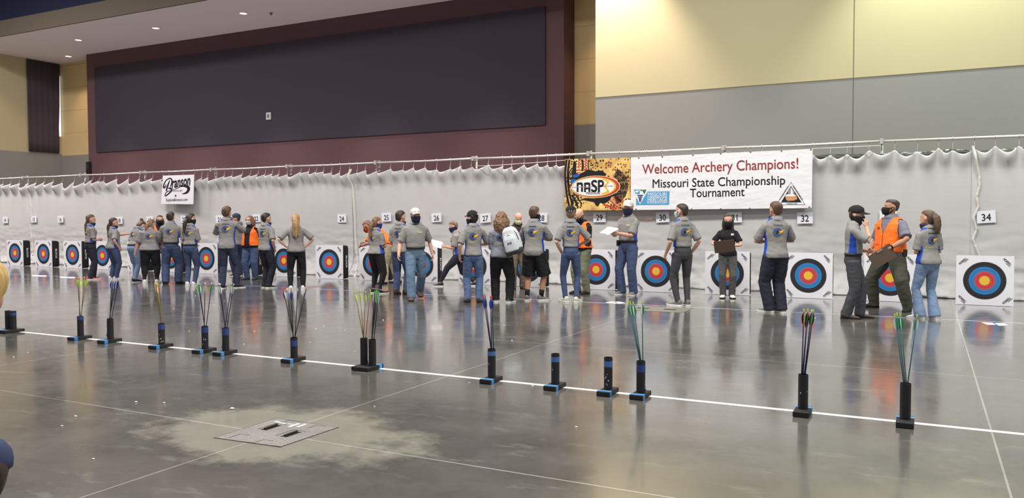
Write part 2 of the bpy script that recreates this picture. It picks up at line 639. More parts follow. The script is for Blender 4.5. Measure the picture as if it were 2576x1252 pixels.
prof += [(0, .026, -.05), (0, .012, -.12)]
for k in range(9):
    a = math.pi * (0 + k / 8 * 1.1)
    prof.append((0, -.004 + .016 * math.cos(a), -.14 - .022 * math.sin(a)))
hook_me = hk.tube(prof, .0052, 6).mesh('curtain_hook')
hook_me.materials.append(m_hook)
hook_me.polygons.foreach_set('use_smooth', [True] * len(hook_me.polygons))
for x, z in zip(hx, hz):
    if -30.5 < x < 3.2:
        o = link('curtain_hook', hook_me)
        o.location = (x, Y_ROD, Z_ROD - .004)
        o.scale = (1, 1, (Z_ROD - z) / .165)
        tag(o, 'thin metal hook hanging the white net curtain from the horizontal pipe', 'hook', 'curtain hooks')

dips = [rh.uniform(.18, .40) for _ in hx]
fold = [rh.uniform(.4, 1.3) for _ in hx]


def seg(x):
    for k in range(len(hx) - 1):
        if hx[k] <= x <= hx[k + 1]:
            return k, (x - hx[k]) / (hx[k + 1] - hx[k])
    return (0, 0.0) if x < hx[0] else (len(hx) - 2, 1.0)


def curtain_top(x):
    k, u = seg(x)
    s = hx[k + 1] - hx[k]
    base = hz[k] * (1 - u) + hz[k + 1] * u
    return base - dips[k] * min(s, .55) * (1 - abs(2 * u - 1) ** 1.7)


def hem_y(x):
    return .12 + .34 * max(0, noise.noise(Vector((x * .9, 3.3, 0))) + .15) + .07 * noise.noise(Vector((x * 4, 9, 0)))


def curtain_y(x, z, zt):
    k, u = seg(x)
    b = math.sin(math.pi * u)
    dn = zt - z
    y = -(.06 + .085 * fold[k]) * b ** 1.3 * math.exp(-((dn - .06) / .16) ** 2) - .02 * b * math.exp(-dn / .5)
    y += .035 * (1 - b) ** 3 * math.exp(-dn / .25)
    y += .05 * noise.noise(Vector((x * .55, z * .35, 5))) + .012 * noise.noise(Vector((x * 2.2, z * 1.3, 1)))
    y += .020 * noise.noise(Vector((x * 5, z * 1.1, 7))) * math.exp(-dn / .6)
    lo = max(0, min(1, (1.5 - z) / 1.0))
    y += lo * (.022 * noise.noise(Vector((x * 1.6, z * 7.5, 2))) + .014 * noise.noise(Vector((x * 4.5, z * 15, 4))))
    if z < .55:
        q = (.55 - z) / .55
        y -= hem_y(x) * q ** 2.2
        y += .06 * q * noise.noise(Vector((x * 4.5, z * 8, 8))) + .03 * q * noise.noise(Vector((x * 11, z * 17, 3)))
    return YC + y


m_curt, nb, bs = new_mat('white_net_cloth')
v = nb.obj()
f1 = nb.noise(v, .5, 5)
f2 = nb.noise(nb.obj((1, 1, 6)), 4, 4)
ff = nb.math('ADD', nb.math('MULTIPLY', f1, .6), nb.math('MULTIPLY', f2, .4))
nb.nt.links.new(nb.mix(ff, lin((185, 184, 185)), lin((200, 199, 199))), bs.inputs['Base Color'])
bs.inputs['Roughness'].default_value = .9
bs.inputs['Specular IOR Level'].default_value = .1
hh = nb.math('ADD', nb.noise(nb.obj((1, 1, 3)), 1.6, 6, .62), nb.math('MULTIPLY', nb.noise(v, 160, 2), .06))
nb.nt.links.new(nb.bump(hh, .16, .03), bs.inputs['Normal'])
seam_px = [(75, 470), (885, 430), (2449, 366)]
seams = [on_y(px, py, YC).x for px, py in seam_px]
cl = ['white net curtain panel at the far left end, left of number 15', 'white net curtain panel behind numbers 15 to 24',
      'long white net curtain panel behind numbers 25 to 33', 'white net curtain panel at the right edge with number 34']
lims = [-30.6] + seams + [4.3]
OV = .02
seam_paths = [
    [(71, 462), (72, 490), (75, 520), (76, 545), (73, 565), (76, 600), (78, 640)],
    [(880, 425), (884, 480), (887, 540), (888, 600), (892, 640), (898, 680), (904, 700)],
    [(2448, 366), (2457, 405), (2465, 445), (2465, 468), (2458, 494), (2462, 520), (2450, 548), (2458, 577), (2449, 602), (2456, 622), (2465, 644), (2462, 690)]]
for q in range(4):
    a, b_ = lims[q] - (OV if q else 0), lims[q + 1] + (OV if q < 3 else 0)
    nx = int((b_ - a) / .028) + 1
    NZ = 72
    vs, fs = [], []
    ss = sp_path = None
    for i in range(nx + 1):
        x = a + (b_ - a) * i / nx
        zt = curtain_top(x)
        for j in range(NZ + 1):
            w_ = j / NZ
            z = zt - (zt - .012) * (w_ ** 1.05)
            vs.append((x, curtain_y(x, z, zt) - (.016 if q % 2 else 0), z))
    for i in range(nx):
        for j in range(NZ):
            p = i * (NZ + 1) + j
            fs.append((p, p + 1, p + NZ + 2, p + NZ + 1))
    me = bpy.data.meshes.new('net_curtain')
    me.from_pydata(vs, [], fs)
    me.update()
    o = link('net_curtain', me, m_curt, None, True)
    sd = o.modifiers.new('thick', 'SOLIDIFY')
    sd.thickness = .006
    tag(o, cl[q], 'curtain', 'white net curtain panels')
    if q < 3:
        # gathered ribbon edge of the overlapping panel
        pth = [on_y(px, py, YC - .1) for px, py in seam_paths[q]]
        hem = MB()
        vs, fs = [], []
        N = 90
        for i in range(N + 1):
            t_ = i / N * (len(pth) - 1)
            k = min(int(t_), len(pth) - 2)
            u = t_ - k
            u = u * u * (3 - 2 * u)
            p = pth[k].lerp(pth[k + 1], u)
            wd_ = .026 + .010 * noise.noise(Vector((i * .35, q, 0)))
            yy = min(curtain_y(p.x, p.z, curtain_top(p.x)), curtain_y(p.x + .06, p.z, curtain_top(p.x + .06))) - .035
            for c_, dy in ((-1, .03), (-.55, -.02), (0, -.03 - .02 * noise.noise(Vector((i * .5, q, 4)))), (.55, -.015), (1, .03)):
                vs.append((p.x + c_ * wd_, yy + dy, p.z))
        for i in range(N):
            for k in range(4):
                p = i * 5 + k
                fs.append((p, p + 5, p + 6, p + 1))
        hem.add(vs, fs)
        ho = hem.build('ribbon_edge', mat('bright_ribbon', (214, 211, 206), rough=.6, var=.05, scale=30), o, True)

# crumpled black plastic behind the right end
vs, fs = [], []
for i in range(181):
    x = -2.6 + i * .04
    for j in range(41):
        z = 2.785 + .05 * noise.noise(Vector((x * 1.5, 1, 0))) - .07 * j
        vs.append((x, 17.75 + .05 * noise.noise(Vector((x * 4, z * 4, 0))) + .03 * noise.noise(Vector((x * 11, z * 11, 0))), max(.005, z)))
for i in range(180):
    for j in range(40):
        p = i * 41 + j
        fs.append((p, p + 1, p + 42, p + 41))
o = MB().add(vs, fs).build('plastic_sheet', mat('black_plastic_film', (62, 64, 62), rough=.35, var=.3, scale=10), None, True)
o.modifiers.new('thick', 'SOLIDIFY').thickness = .006
tag(o, 'crumpled dark plastic sheet showing behind the right end of the curtain top', 'sheet')

# ------------------------------------------------------------------ banners
YB = 16.80
_c = {}


def bz(px, py, Y=YB):
    p = on_y(px, py, Y)
    return (p.x, p.z)


m_white_vinyl = mat('white_vinyl', (234, 234, 238), rough=.45, var=.03, scale=2, bump=1.0, bscale=2.6, stretch=(1, 1, 2.2))
m_black = mat('print_black', (26, 24, 28), rough=.5, var=0)
m_redprint = mat('print_brick_red', (150, 58, 54), rough=.5, var=.06)
m_red = mat('print_red', (196, 62, 62), rough=.5, var=.05)
m_yel = mat('print_yellow', (226, 190, 66), rough=.5, var=.05)
m_creamp = mat('print_cream', (246, 222, 170), rough=.5, var=.05)
m_whitep = mat('print_white', (238, 238, 240), rough=.5, var=.02)
m_blue = mat('print_sky_blue', (84, 158, 204), rough=.5, var=.06)
m_navy = mat('print_navy', (38, 58, 112), rough=.5, var=.05)
m_green = mat('print_green', (62, 120, 78), rough=.5, var=.05)
m_tan = mat('print_tan', (206, 150, 104), rough=.5, var=.12)
m_greyp = mat('print_grey', (150, 150, 156), rough=.5, var=.05)
m_orangep = mat('print_orange', (205, 120, 48), rough=.5, var=.1)
m_blueink = mat('print_blue', (30, 96, 180), rough=.5, var=.1)


def banner_slab(name, quad, m):
    """quad TL TR BR BL in wall-plane coordinates -> hung sheet with slight billow"""
    TL, TR, BR, BL = quad
    mb = MB()
    N, K = 30, 12
    for side, dy in ((0, 0.0), (1, .012)):
        vs, fs = [], []
        for j in range(K + 1):
            v_ = j / K
            for i in range(N + 1):
                u = i / N
                x = (TL[0] * (1 - u) + TR[0] * u) * (1 - v_) + (BL[0] * (1 - u) + BR[0] * u) * v_
                z = (TL[1] * (1 - u) + TR[1] * u) * (1 - v_) + (BL[1] * (1 - u) + BR[1] * u) * v_
                vs.append((x, YB + dy, z))
        for j in range(K):
            for i in range(N):
                p = j * (N + 1) + i
                f_ = (p, p + N + 1, p + N + 2, p + 1)
                fs.append(f_ if side == 0 else f_[::-1])
        mb.add(vs, fs)
    n1 = (N + 1) * (K + 1)
    ed = [j * (N + 1) for j in range(K + 1)], [j * (N + 1) + N for j in range(K + 1)], list(range(N + 1)), list(range(K * (N + 1), (K + 1) * (N + 1)))
    for e, fl_ in zip(ed, (0, 1, 1, 0)):
        for a_, b2 in zip(e[:-1], e[1:]):
            f_ = (a_, b2, b2 + n1, a_ + n1)
            mb.f.append(f_ if not fl_ else f_[::-1])
            mb.mi.append(0)
    return mb.build(name, m)


def line_of_type(mb, s, p0, p1, h, y, mi, bold=0.0, shear=0.0):
    """type along p0 -> p1 (wall-plane coords), cap height h"""
    vs, fs, w = text_geo(s, bold, shear)
    d = Vector((p1[0] - p0[0], p1[1] - p0[1]))
    L = d.length
    d /= L
    up = Vector((-d.y, d.x))
    k, ky = L / w, h / .69
    flat(mb, ([(p0[0] + d.x * x * k + up.x * y_ * ky, p0[1] + d.y * x * k + up.y * y_ * ky) for x, y_ in vs], fs, 4 if bold > 0 else 1), y, mi)


def stroke2(pts, wid, n=8):
    """ribbon along a smooth curve through pts with a width at each"""
    P = [Vector(p) for p in pts]
    out, ws = [], []
    for k in range(len(P) - 1):
        p0, p1, p2, p3 = P[max(k - 1, 0)], P[k], P[k + 1], P[min(k + 2, len(P) - 1)]
        for i in range(n):
            t = i / n
            out.append(.5 * ((2 * p1) + (p2 - p0) * t + (2 * p0 - 5 * p1 + 4 * p2 - p3) * t * t + (3 * p1 - p0 - 3 * p2 + p3) * t ** 3))
            ws.append(wid[k] * (1 - t) + wid[k + 1] * t)
    out.append(P[-1])
    ws.append(wid[-1])
    vs, fs = [], []
    for i, p in enumerate(out):
        t = (out[min(i + 1, len(out) - 1)] - out[max(i - 1, 0)]).normalized()
        nrm = Vector((-t.y, t.x)) * ws[i] / 2
        vs += [tuple(p + nrm), tuple(p - nrm)]
    for i in range(len(out) - 1):
        fs.append((2 * i, 2 * i + 1, 2 * i + 3, 2 * i + 2))
    return vs, fs


# --- welcome banner
wbn = banner_slab('welcome_banner', [bz(1587, 396), bz(2044, 374), bz(2042, 523), bz(1587, 528)], m_white_vinyl)
tag(wbn, 'long white banner reading Welcome Archery Champions hung on the curtain', 'banner', 'banners on the curtain')
t = MB()
line_of_type(t, 'Welcome Archery Champions!', bz(1616, 437.5), bz(2008, 423), .205, YB - .004, 0, .009)
t.build('headline', m_redprint, wbn)
t = MB()
line_of_type(t, 'Missouri State Championship', bz(1642, 472), bz(1975, 463.5), .18, YB - .004, 0, .007)
line_of_type(t, 'Tournament', bz(1736, 496), bz(1873, 492.5), .18, YB - .004, 0, .007)
t.build('subtitle', m_black, wbn)


def c3(x, y):
    return bz(1400 + x / 7.827, 380 + y / 7.827)


lg = MB()
flat(lg, poly2([c3(1568, 1062), c3(2216, 1055), c3(2226, 790), c3(1795, 795), c3(1775, 830), c3(1565, 930)]), YB - .003, 0)
flat(lg, poly2([c3(1490, 752), c3(1645, 1045), c3(1815, 752)]), YB - .004, 1)
flat(lg, poly2([c3(1520, 757), c3(1560, 845), c3(1640, 845), c3(1640, 757)]), YB - .005, 0)
flat(lg, poly2([c3(1640, 757), c3(1700, 845), c3(1735, 845), c3(1775, 757)]), YB - .005, 3)
flat(lg, poly2([c3(1540, 790), c3(1590, 775), c3(1632, 770), c3(1600, 812), c3(1572, 818)]), YB - .006, 1)
flat(lg, poly2([c3(1660, 800), c3(1685, 770), c3(1725, 845), c3(1648, 845)]), YB - .006, 1)
flat(lg, poly2([c3(1590, 860), c3(1712, 860), c3(1700, 885), c3(1600, 885)]), YB - .005, 2)
for yy, xa, xb in ((905, 1605, 1695), (938, 1617, 1680), (968, 1628, 1668)):
    flat(lg, stroke2([c3(xa, yy - 8), c3(xa * .7 + xb * .3, yy + 5), c3(xa * .35 + xb * .65, yy - 4), c3(xb, yy + 8)], [.02, .028, .028, .02]), YB - .005, 2)
flat(lg, poly2([c3(1632, 985), c3(1664, 985), c3(1646, 1020)]), YB - .005, 2)
for s_, xa, xb, yb_, hh_ in (('MISSOURI', 1800, 2172, 884, .075), ('CONSERVATION', 1795, 2174, 919, .036), ('HERITAGE', 1797, 2182, 988, .078), ('FOUNDATION', 1792, 2176, 1034, .052)):
    line_of_type(lg, s_, c3(xa, yb_), c3(xb, yb_ - 4), hh_, YB - .005, 1, .008)
lg.build('foundation_logo', [m_blue, m_whitep, m_navy, m_green], wbn)


def c4(x, y):
    return bz(1560 + x / 4.954, 340 + y / 4.954)


tr = MB()
A_, B_, C_ = c4(2130, 583), c4(1942, 868), c4(2307, 866)
flat(tr, poly2([A_, B_, C_]), YB - .003, 0)
mid = lambda p, k: (p[0] + ((A_[0] + B_[0] + C_[0]) / 3 - p[0]) * k, p[1] + ((A_[1] + B_[1] + C_[1]) / 3 - p[1]) * k)
flat(tr, poly2([mid(A_, .05), mid(B_, .05), mid(C_, .05)]), YB - .004, 1)
I_ = [c4(2130, 628), c4(2004, 838), c4(2262, 837)]
flat(tr, poly2(I_), YB - .005, 0)
flat(tr, poly2([c4(2130, 640), c4(2094, 700), c4(2085, 770), c4(2180, 770), c4(2170, 700)]), YB - .006, 2)
flat(tr, poly2([c4(2130, 650), c4(2125, 760), c4(2160, 760), c4(2150, 690)]), YB - .0065, 1)
flat(tr, poly2([c4(2062, 745), c4(2085, 735), c4(2185, 740), c4(2200, 765), c4(2150, 780), c4(2060, 775)]), YB - .007, 1)
flat(tr, poly2([c4(2062, 765), c4(2090, 758), c4(2160, 762), c4(2195, 745), c4(2210, 790), c4(2190, 812), c4(2090, 818), c4(2066, 800)]), YB - .008, 3)
flat(tr, poly2([c4(2020, 832), c4(2035, 820), c4(2110, 822), c4(2150, 834)]), YB - .008, 4)
flat(tr, poly2([c4(2180, 800), c4(2212, 805), c4(2208, 812), c4(2182, 812)]), YB - .009, 0)
line_of_type(tr, 'CONSERVATION', c4(1996, 812), c4(2106, 640), .030, YB - .006, 0, .008)
line_of_type(tr, 'DEPARTMENT', c4(2152, 640), c4(2262, 812), .030, YB - .006, 0, .008)
line_of_type(tr, 'MISSOURI', c4(2075, 860), c4(2205, 858), .026, YB - .006, 0, .01)
tr.build('triangle_emblem', [m_black, m_whitep, m_greyp, m_tan, m_navy], wbn)
gm = MB()
for px, py in ((1607, 397), (1666, 394), (1743, 390), (1813, 386), (1888, 382), (1966, 379), (2040, 376), (1600, 526), (1740, 526), (1813, 525), (1886, 524), (2036, 521)):
    p = on_y(px, py, YB - .004)
    gm.tube([(p.x, p.y, p.z), (p.x, p.y - .006, p.z)], .016, 10)
gm.build('grommets', mat('dull_metal'), wbn)

# --- patterned archery banner on the left of it
m_camo, nb, bs = new_mat('gold_dotted_print')
v = nb.obj()
vo = nb.add('ShaderNodeTexVoronoi')
nb.nt.links.new(v, vo.inputs['Vector'])
vo.inputs['Scale'].default_value = 17
vo.inputs['Randomness'].default_value = .6
d_ = vo.outputs['Distance']
sz = nb.mapr(nb.noise(v, 1.5, 2), .35, .65, .27, .46)
dot = nb.math('LESS_THAN', d_, sz)
base = nb.mix(nb.mapr(nb.noise(v, 2.5, 5), .32, .62), lin((158, 106, 40)), lin((246, 212, 128)))
dc = nb.mix(nb.mapr(nb.noise(v, 3.0, 2), .45, .55), lin((150, 62, 40)), lin((58, 32, 24)))
nb.nt.links.new(nb.mix(dot, base, dc), bs.inputs['Base Color'])
bs.inputs['Roughness'].default_value = .5
nsp = banner_slab('archery_banner', [bz(1421, 400), bz(1586, 396), bz(1586, 528.5), bz(1420, 529)], m_camo)
tag(nsp, 'gold and black patterned banner with a red oval logo hung on the curtain', 'banner', 'banners on the curtain')
pt = MB()
for pts, wd_ in (([(200, 165), (172, 420), (180, 650), (205, 860), (250, 1080)], 36), ([(255, 170), (225, 420), (228, 650), (262, 860), (320, 1080)], 34),
                 ([(310, 330), (250, 430), (240, 600), (268, 720)], 18), ([(315, 380), (275, 450), (262, 560)], 14),
                 ([(300, 860), (360, 960), (420, 1100)], 34), ([(380, 860), (440, 960), (500, 1040)], 20),
                 ([(500, 160), (520, 280), (505, 390)], 34), ([(640, 165), (625, 270), (640, 380)], 16)):
    flat(pt, stroke2([c3(*p) for p in pts], [wd_ / 7.827 * .0108] * len(pts)), YB - .003, 0)
for r_ in range(9):
    rad = 205 + r_ * 20
    pts = [(1040 + rad * math.cos(a) * .98, 690 + rad * math.sin(a) * 1.02) for a in [-1.15 + k * .23 for k in range(11)]]
    flat(pt, stroke2([c3(*p) for p in pts], [.012 + .008 * (k % 2) for k in range(11)]), YB - .003, 0)
for x0_, wq in ((440, 62), (572, 66)):
    flat(pt, poly2([c3(x0_ - wq / 2, 345 + (x0_ > 500) * 40), c3(x0_ + wq / 2 - 10, 345 + (x0_ > 500) * 40), c3(x0_ + wq / 2, 160), c3(x0_ - wq / 2 + 16, 160)]), YB - .003, 1)
    for k in range(7):
        flat(pt, ellipse2(*c3(x0_ - 16 + (k % 2) * 30, 180 + k * 26), .014, .014, 10), YB - .004, 2)
for k in range(4):
    flat(pt, stroke2([c3(388, 352 + k * 26), c3(440, 346 + k * 26), c3(486, 356 + k * 26)], [.018] * 3), YB - .0035, 1 if k % 2 else 2)
flat(pt, poly2([c3(1060, 930), c3(1250, 1085), c3(1235, 1140), c3(1040, 970)]), YB - .003, 1)
flat(pt, poly2([c3(1140, 880), c3(1320, 990), c3(1300, 1020), c3(1120, 920)]), YB - .003, 1)
flat(pt, poly2([c3(950, 1040), c3(1190, 1110), c3(1180, 1150), c3(900, 1060)]), YB - .003, 1)
for k in range(8):
    flat(pt, ellipse2(*c3(1075 + k * 22, 960 + k * 18), .012, .012, 8), YB - .004, 2)
up_blob = [(330, 205), (352, 190), (380, 205), (392, 300), (385, 430), (450, 455), (510, 420), (560, 398), (605, 360), (690, 372), (770, 395), (830, 378), (905, 384), (965, 440), (955, 480), (860, 510), (760, 500), (600, 520), (470, 545), (380, 590), (310, 590), (250, 545), (300, 505), (310, 380)]
flat(pt, poly2([c3(*p) for p in up_blob][::-1]), YB - .004, 0)
flat(pt, poly2([c3(*p) for p in [(320, 470), (400, 452), (460, 462), (440, 500), (330, 525)]][::-1]), YB - .005, 3)
flat(pt, poly2([c3(*p) for p in [(285, 560), (330, 545), (400, 560), (330, 640), (285, 650)]][::-1]), YB - .005, 3)
lo_blob = [(410, 975), (560, 925), (760, 930), (1110, 830), (1390, 826), (1200, 860), (1080, 900), (1060, 940), (1020, 990), (930, 1040), (860, 1015), (812, 1098), (760, 1045), (738, 1005), (640, 985), (540, 962)]
flat(pt, poly2([c3(*p) for p in lo_blob][::-1]), YB - .004, 0)
pt.build('printed_pattern', [m_black, m_red, m_creamp, m_blueink], nsp)
lg = MB()


def el(cx_, cy_, rx, ry, y, mi, tilt=-.02):
    flat(lg, ([c3(cx_ + rx * math.cos(a), cy_ - ry * math.sin(a) + tilt * rx * math.cos(a)) for a in [2 * math.pi * k / 64 for k in range(64)]], [tuple(range(64))]), y, mi)


el(776, 701, 480, 219, YB - .006, 2)
el(776, 701, 468, 210, YB - .0065, 1)
el(745, 702, 432, 190, YB - .007, 3)
el(728, 704, 412, 176, YB - .0075, 4)
flat(lg, stroke2([c3(905, 545), c3(1015, 600), c3(1000, 640), c3(955, 690), c3(1000, 760), c3(1015, 800), c3(890, 845)], [.03, .045, .034, .05, .034, .045, .03]), YB - .008, 3)
for bx in (399, 545):
    flat(lg, poly2([c3(bx, 806), c3(bx + 38, 806), c3(bx + 38, 622), c3(bx, 622)]), YB - .009, 0)
    flat(lg, poly2([c3(bx + 86, 802), c3(bx + 124, 802), c3(bx + 124, 640), c3(bx + 86, 640)]), YB - .009, 0)
    flat(lg, poly2([c3(bx + 20, 662), c3(bx + 124, 662), c3(bx + 124, 640), c3(bx + 104, 616), c3(bx + 20, 616)]), YB - .0091, 0)
flat(lg, poly2([c3(560, 752), c3(640, 752), c3(640, 718), c3(560, 718)]), YB - .0091, 0)
line_of_type(lg, 'S', c3(690, 800), c3(800, 798), .255, YB - .009, 0, .028)
line_of_type(lg, 'P', c3(826, 800), c3(934, 796), .255, YB - .009, 0, .028)
flat(lg, stroke2([c3(322, 710), c3(700, 699), c3(1105, 687)], [.016, .016, .016]), YB - .0095, 5)
flat(lg, poly2([c3(1080, 698), c3(1112, 688), c3(1080, 680)]), YB - .0097, 0)
line_of_type(lg, 'MISSOURI', c3(588, 852), c3(858, 848), .053, YB - .009, 0, .015)
lg.build('oval_logo', [m_black, m_red, m_creamp, m_yel, m_whitep, m_greyp], nsp)

# --- square white banner on the left


def c5(x, y):
    return bz(380 + x / 10.433, 410 + y / 10.433, YB2)


YB2 = 16.78
YB_keep = YB
YB = YB2
brb = banner_slab('tourism_banner', [bz(410, 441.5, YB2), bz(488, 439, YB2), bz(486, 513.5, YB2), bz(405, 512.5, YB2)], mat('white_vinyl_b', (228, 226, 234), rough=.45, var=.03, scale=2, bump=.6, bscale=2.2))
tag(brb, 'small square white banner with black script lettering hung on the curtain', 'banner', 'banners on the curtain')
S_ = .0140 / 10.433 * 1.0
lg = MB()
flat(lg, stroke2([c5(*p) for p in [(395, 560), (370, 625), (330, 640), (340, 560), (400, 450), (500, 400), (548, 450), (540, 540), (500, 630)]], [.02, .05, .05, .05, .03, .035, .06, .05, .02]), YB - .004, 0)
flat(lg, stroke2([c5(*p) for p in [(495, 445), (465, 520), (430, 620), (398, 735)]], [.02, .05, .07, .05]), YB - .004, 0)
flat(lg, stroke2([c5(*p) for p in [(455, 668), (500, 660), (540, 695), (510, 755), (440, 820), (378, 862), (372, 820), (420, 750), (500, 725)]], [.03, .05, .07, .05, .04, .03, .03, .025, .02]), YB - .004, 0)
line_of_type(lg, 'ranson', c5(548, 652), c5(1040, 575), .30, YB - .004, 0, .03, .35)
flat(lg, stroke2([c5(*p) for p in [(560, 696), (680, 668), (770, 620), (860, 602), (950, 620), (990, 665), (960, 745), (900, 788), (815, 812)]], [.012, .016, .022, .045, .09, .12, .09, .05, .01]), YB - .004, 0)
line_of_type(lg, 'MISSOURI', c5(560, 752), c5(818, 744), .05, YB - .004, 0, .0)
sx, sy = c5(645, 857)
st_ = [(sx + (.052 if k % 2 == 0 else .021) * math.cos(math.pi / 2 + .2 + k * math.pi / 5), sz_ + 0) for k, sz_ in []]
st_ = [(sx + (.052 if k % 2 == 0 else .021) * math.cos(1.77 + k * math.pi / 5), sy + (.052 if k % 2 == 0 else .021) * math.sin(1.77 + k * math.pi / 5)) for k in range(10)]
flat(lg, (st_ + [(sx, sy)], [(k, (k + 1) % 10, 10) for k in range(10)]), YB - .004, 0)
line_of_type(lg, 'ExploreBranson.com', c5(400, 1003), c5(962, 988), .085, YB - .004, 0, .005)
lg.build('script_lettering', m_black, brb)
YB = YB_keep

# thin cords and ties under the pipe
m_cord = mat('white_cord', (216, 212, 206), var=0)


def cord(pts, r, label, name='cord'):
    P = [on_y(px, py, YB + .02) for px, py in pts]
    o = MB().tube(P, r, 6).build(name, m_cord, None, True)
    tag(o, label, 'cord')


cord([(1196, 417), (1240, 416.5), (1300, 412), (1360, 408), (1421, 403)], .008, 'white cord stretched under the pipe left of the patterned banner')
cord([(2043, 374), (2090, 372), (2150, 369), (2216, 366)], .008, 'white cord stretched under the pipe right of the welcome banner')

# ------------------------------------------------------------------ number cards
m_card = mat('white_card', (226, 228, 238), rough=.6, var=.02)
m_ink = mat('card_ink', (30, 28, 34), var=0)
cards = [(14, 13, 553), (15, 85, 551), (16, 152, 551), (17, 229, 551), (18, 300, 554), (19, 377, 553), (20, 463, 551), (21, 552, 551), (22, 645, 549), (24, 860, 549),
         (25, 972, 546), (26, 1098, 547), (27, 1221, 548), (28, 1362, 547), (29, 1508, 546), (30, 1667, 546), (31, 1848, 546), (32, 2025, 548), (33, 2234, 545), (34, 2481, 545)]
rc = random.Random(5)
for num, px, py in cards:
    p = on_y(px, py, YC - .3)
    ys = min(curtain_y(p.x + a, p.z + b_, curtain_top(p.x)) for a in (-.15, 0, .15) for b_ in (-.12, 0, .12)) - .03
    p = on_y(px, py, ys - .01)
    t = empty('number_card', p)
    t.rotation_euler = (0, -math.radians({34: 4, 32: 1.5, 30: 4, 31: 2, 27: 4, 26: 3, 15: 3, 16: 2}.get(num, rc.uniform(-1.5, 3))), 0)
    tag(t, 'white paper card with the black number %d pinned on the curtain' % num, 'number card', 'lane numbers on the curtain')
    MB().box((-.148, -.003, -.112), (.148, .003, .112)).build('card', m_card, t)
    vs, fs, w_ = text_geo(str(num), .012)
    hgt = .125
    kx = hgt / .69 * .88
    flat(MB(), ([], []), 0)
    mb = MB()
    flat(mb, ([((x - w_ / 2) * kx, y * hgt / .69 - .072) for x, y in vs], fs, 4), -.005)
    mb.build('numeral', m_ink, t)

# ------------------------------------------------------------------ block targets
m_bag = mat('black_bag_cloth', (30, 30, 32), rough=.85, var=.15, scale=30, bump=.2, bscale=8)
m_face = mat('target_paper', (226, 226, 234), rough=.6, var=.02)
m_tk = mat('target_black', (46, 44, 48), rough=.7, var=.06)
m_tb = mat('target_blue', (38, 124, 190), rough=.7, var=.05)
m_tr = mat('target_red', (200, 66, 72), rough=.7, var=.05)
m_ty = mat('target_yellow', (226, 184, 58), rough=.7, var=.05)
W2, HT, TD = .425, .845, .275
bagmb = MB()
rr = []
for y, ins in ((.012, .012), (.03, 0.0), (TD / 2, -.012), (TD - .05, .0), (TD - .015, .02), (TD, .07)):
    w_, zb, zt, rad = W2 - .015 - ins, .012 + max(0, ins * .3), HT - .02 - ins, .035 + max(0, ins) * .9
    pts = []
    for cx_, cz_, a0 in ((w_ - rad, zt - rad, 0), (-w_ + rad, zt - rad, 90), (-w_ + rad, zb + rad, 180), (w_ - rad, zb + rad, 270)):
        for k in range(6):
            a = math.radians(a0 + k * 18)
            pts.append((cx_ + rad * math.cos(a), y, cz_ + rad * math.sin(a)))
    rr.append(pts)
bag_me = bagmb.rings(rr).mesh('foam_block')
bag_me.materials.append(m_bag)
fmb = MB()
ZC = HT / 2
fmb.box((-W2, -.004, .004), (W2, .010, HT), 0)
rads = [0, .078, .155, .236, .285, .318]
NS = 56
for k in range(5):
    a_, b_ = rads[k], rads[k + 1]
    mi = [4, 3, 2, 1, 1][k]
    if a_ == 0:
        flat(fmb, ellipse2(0, ZC, b_, b_, NS), -.006 - .0004 * (5 - k), mi)
    else:
        flat(fmb, ellipse2(0, ZC, b_, b_, NS, a_ / b_), -.006 - .0004 * (5 - k), mi)
for r_, mi in ((.285, 5), (.252, 1), (.195, 6), (.116, 7)):
    flat(fmb, ellipse2(0, ZC, r_ + .0022, r_ + .0022, NS, r_ / (r_ + .0044)), -.0095, mi)
for sx_, sz_, an in ((-1, 1, 45), (1, 1, -45), (-1, -1, -45), (1, -1, 45)):
    vs, fs, w_ = text_geo('MORRELL', .02, .15)
    k = .150 / w_
    a = math.radians(an)
    c_ = (sx_ * .325, ZC + sz_ * .325)
    geo = [(c_[0] + (x * k - .075) * math.cos(a) - (y * k * 1.5 - .018) * math.sin(a), c_[1] + (x * k - .075) * math.sin(a) + (y * k * 1.5 - .018) * math.cos(a)) for x, y in vs]
    flat(fmb, (geo, fs, 4), -.0065, 1)
    q = [(-.0, -.036), (.085, -.036), (.085, -.028), (0, -.028)]
    flat(fmb, poly2([(c_[0] + x * math.cos(a) - y * math.sin(a), c_[1] + x * math.sin(a) + y * math.cos(a)) for x, y in q]), -.0065, 6)
face_me = fmb.mesh('target_face')
for m in (m_face, m_tk, m_tb, m_tr, m_ty, mat('ring_line_dark', (26, 25, 28), var=0), mat('ring_line_grey', (96, 96, 112), var=0), mat('ring_line_wine', (150, 52, 60), var=0)):
    face_me.materials.append(m)
vs, fs, w_ = text_geo('BLOCK', .03)
k = .30 / w_
lmb = MB().add([(W2 + .001 + .00035 * (i // (len(vs) // 4)), .15 + y * k * .85 - .035, .58 - x * k) for i, (x, y) in enumerate(vs)], [f[::-1] for f in fs])
let_me = lmb.mesh('block_lettering')
let_me.materials.append(mat('bag_lettering', (214, 214, 218), var=0))
tpx = {13: -36.5, 14: 38.5, 15: 110, 16: 183, 17: 258, 18: 345, 19: 430, 20: 519, 21: 615, 22: 714, 24: 828, 25: 939, 26: 1061, 27: 1193, 28: 1327, 29: 1499, 30: 1650, 31: 1829, 32: 2033, 33: 2239, 34: 2477}
rt = random.Random(3)
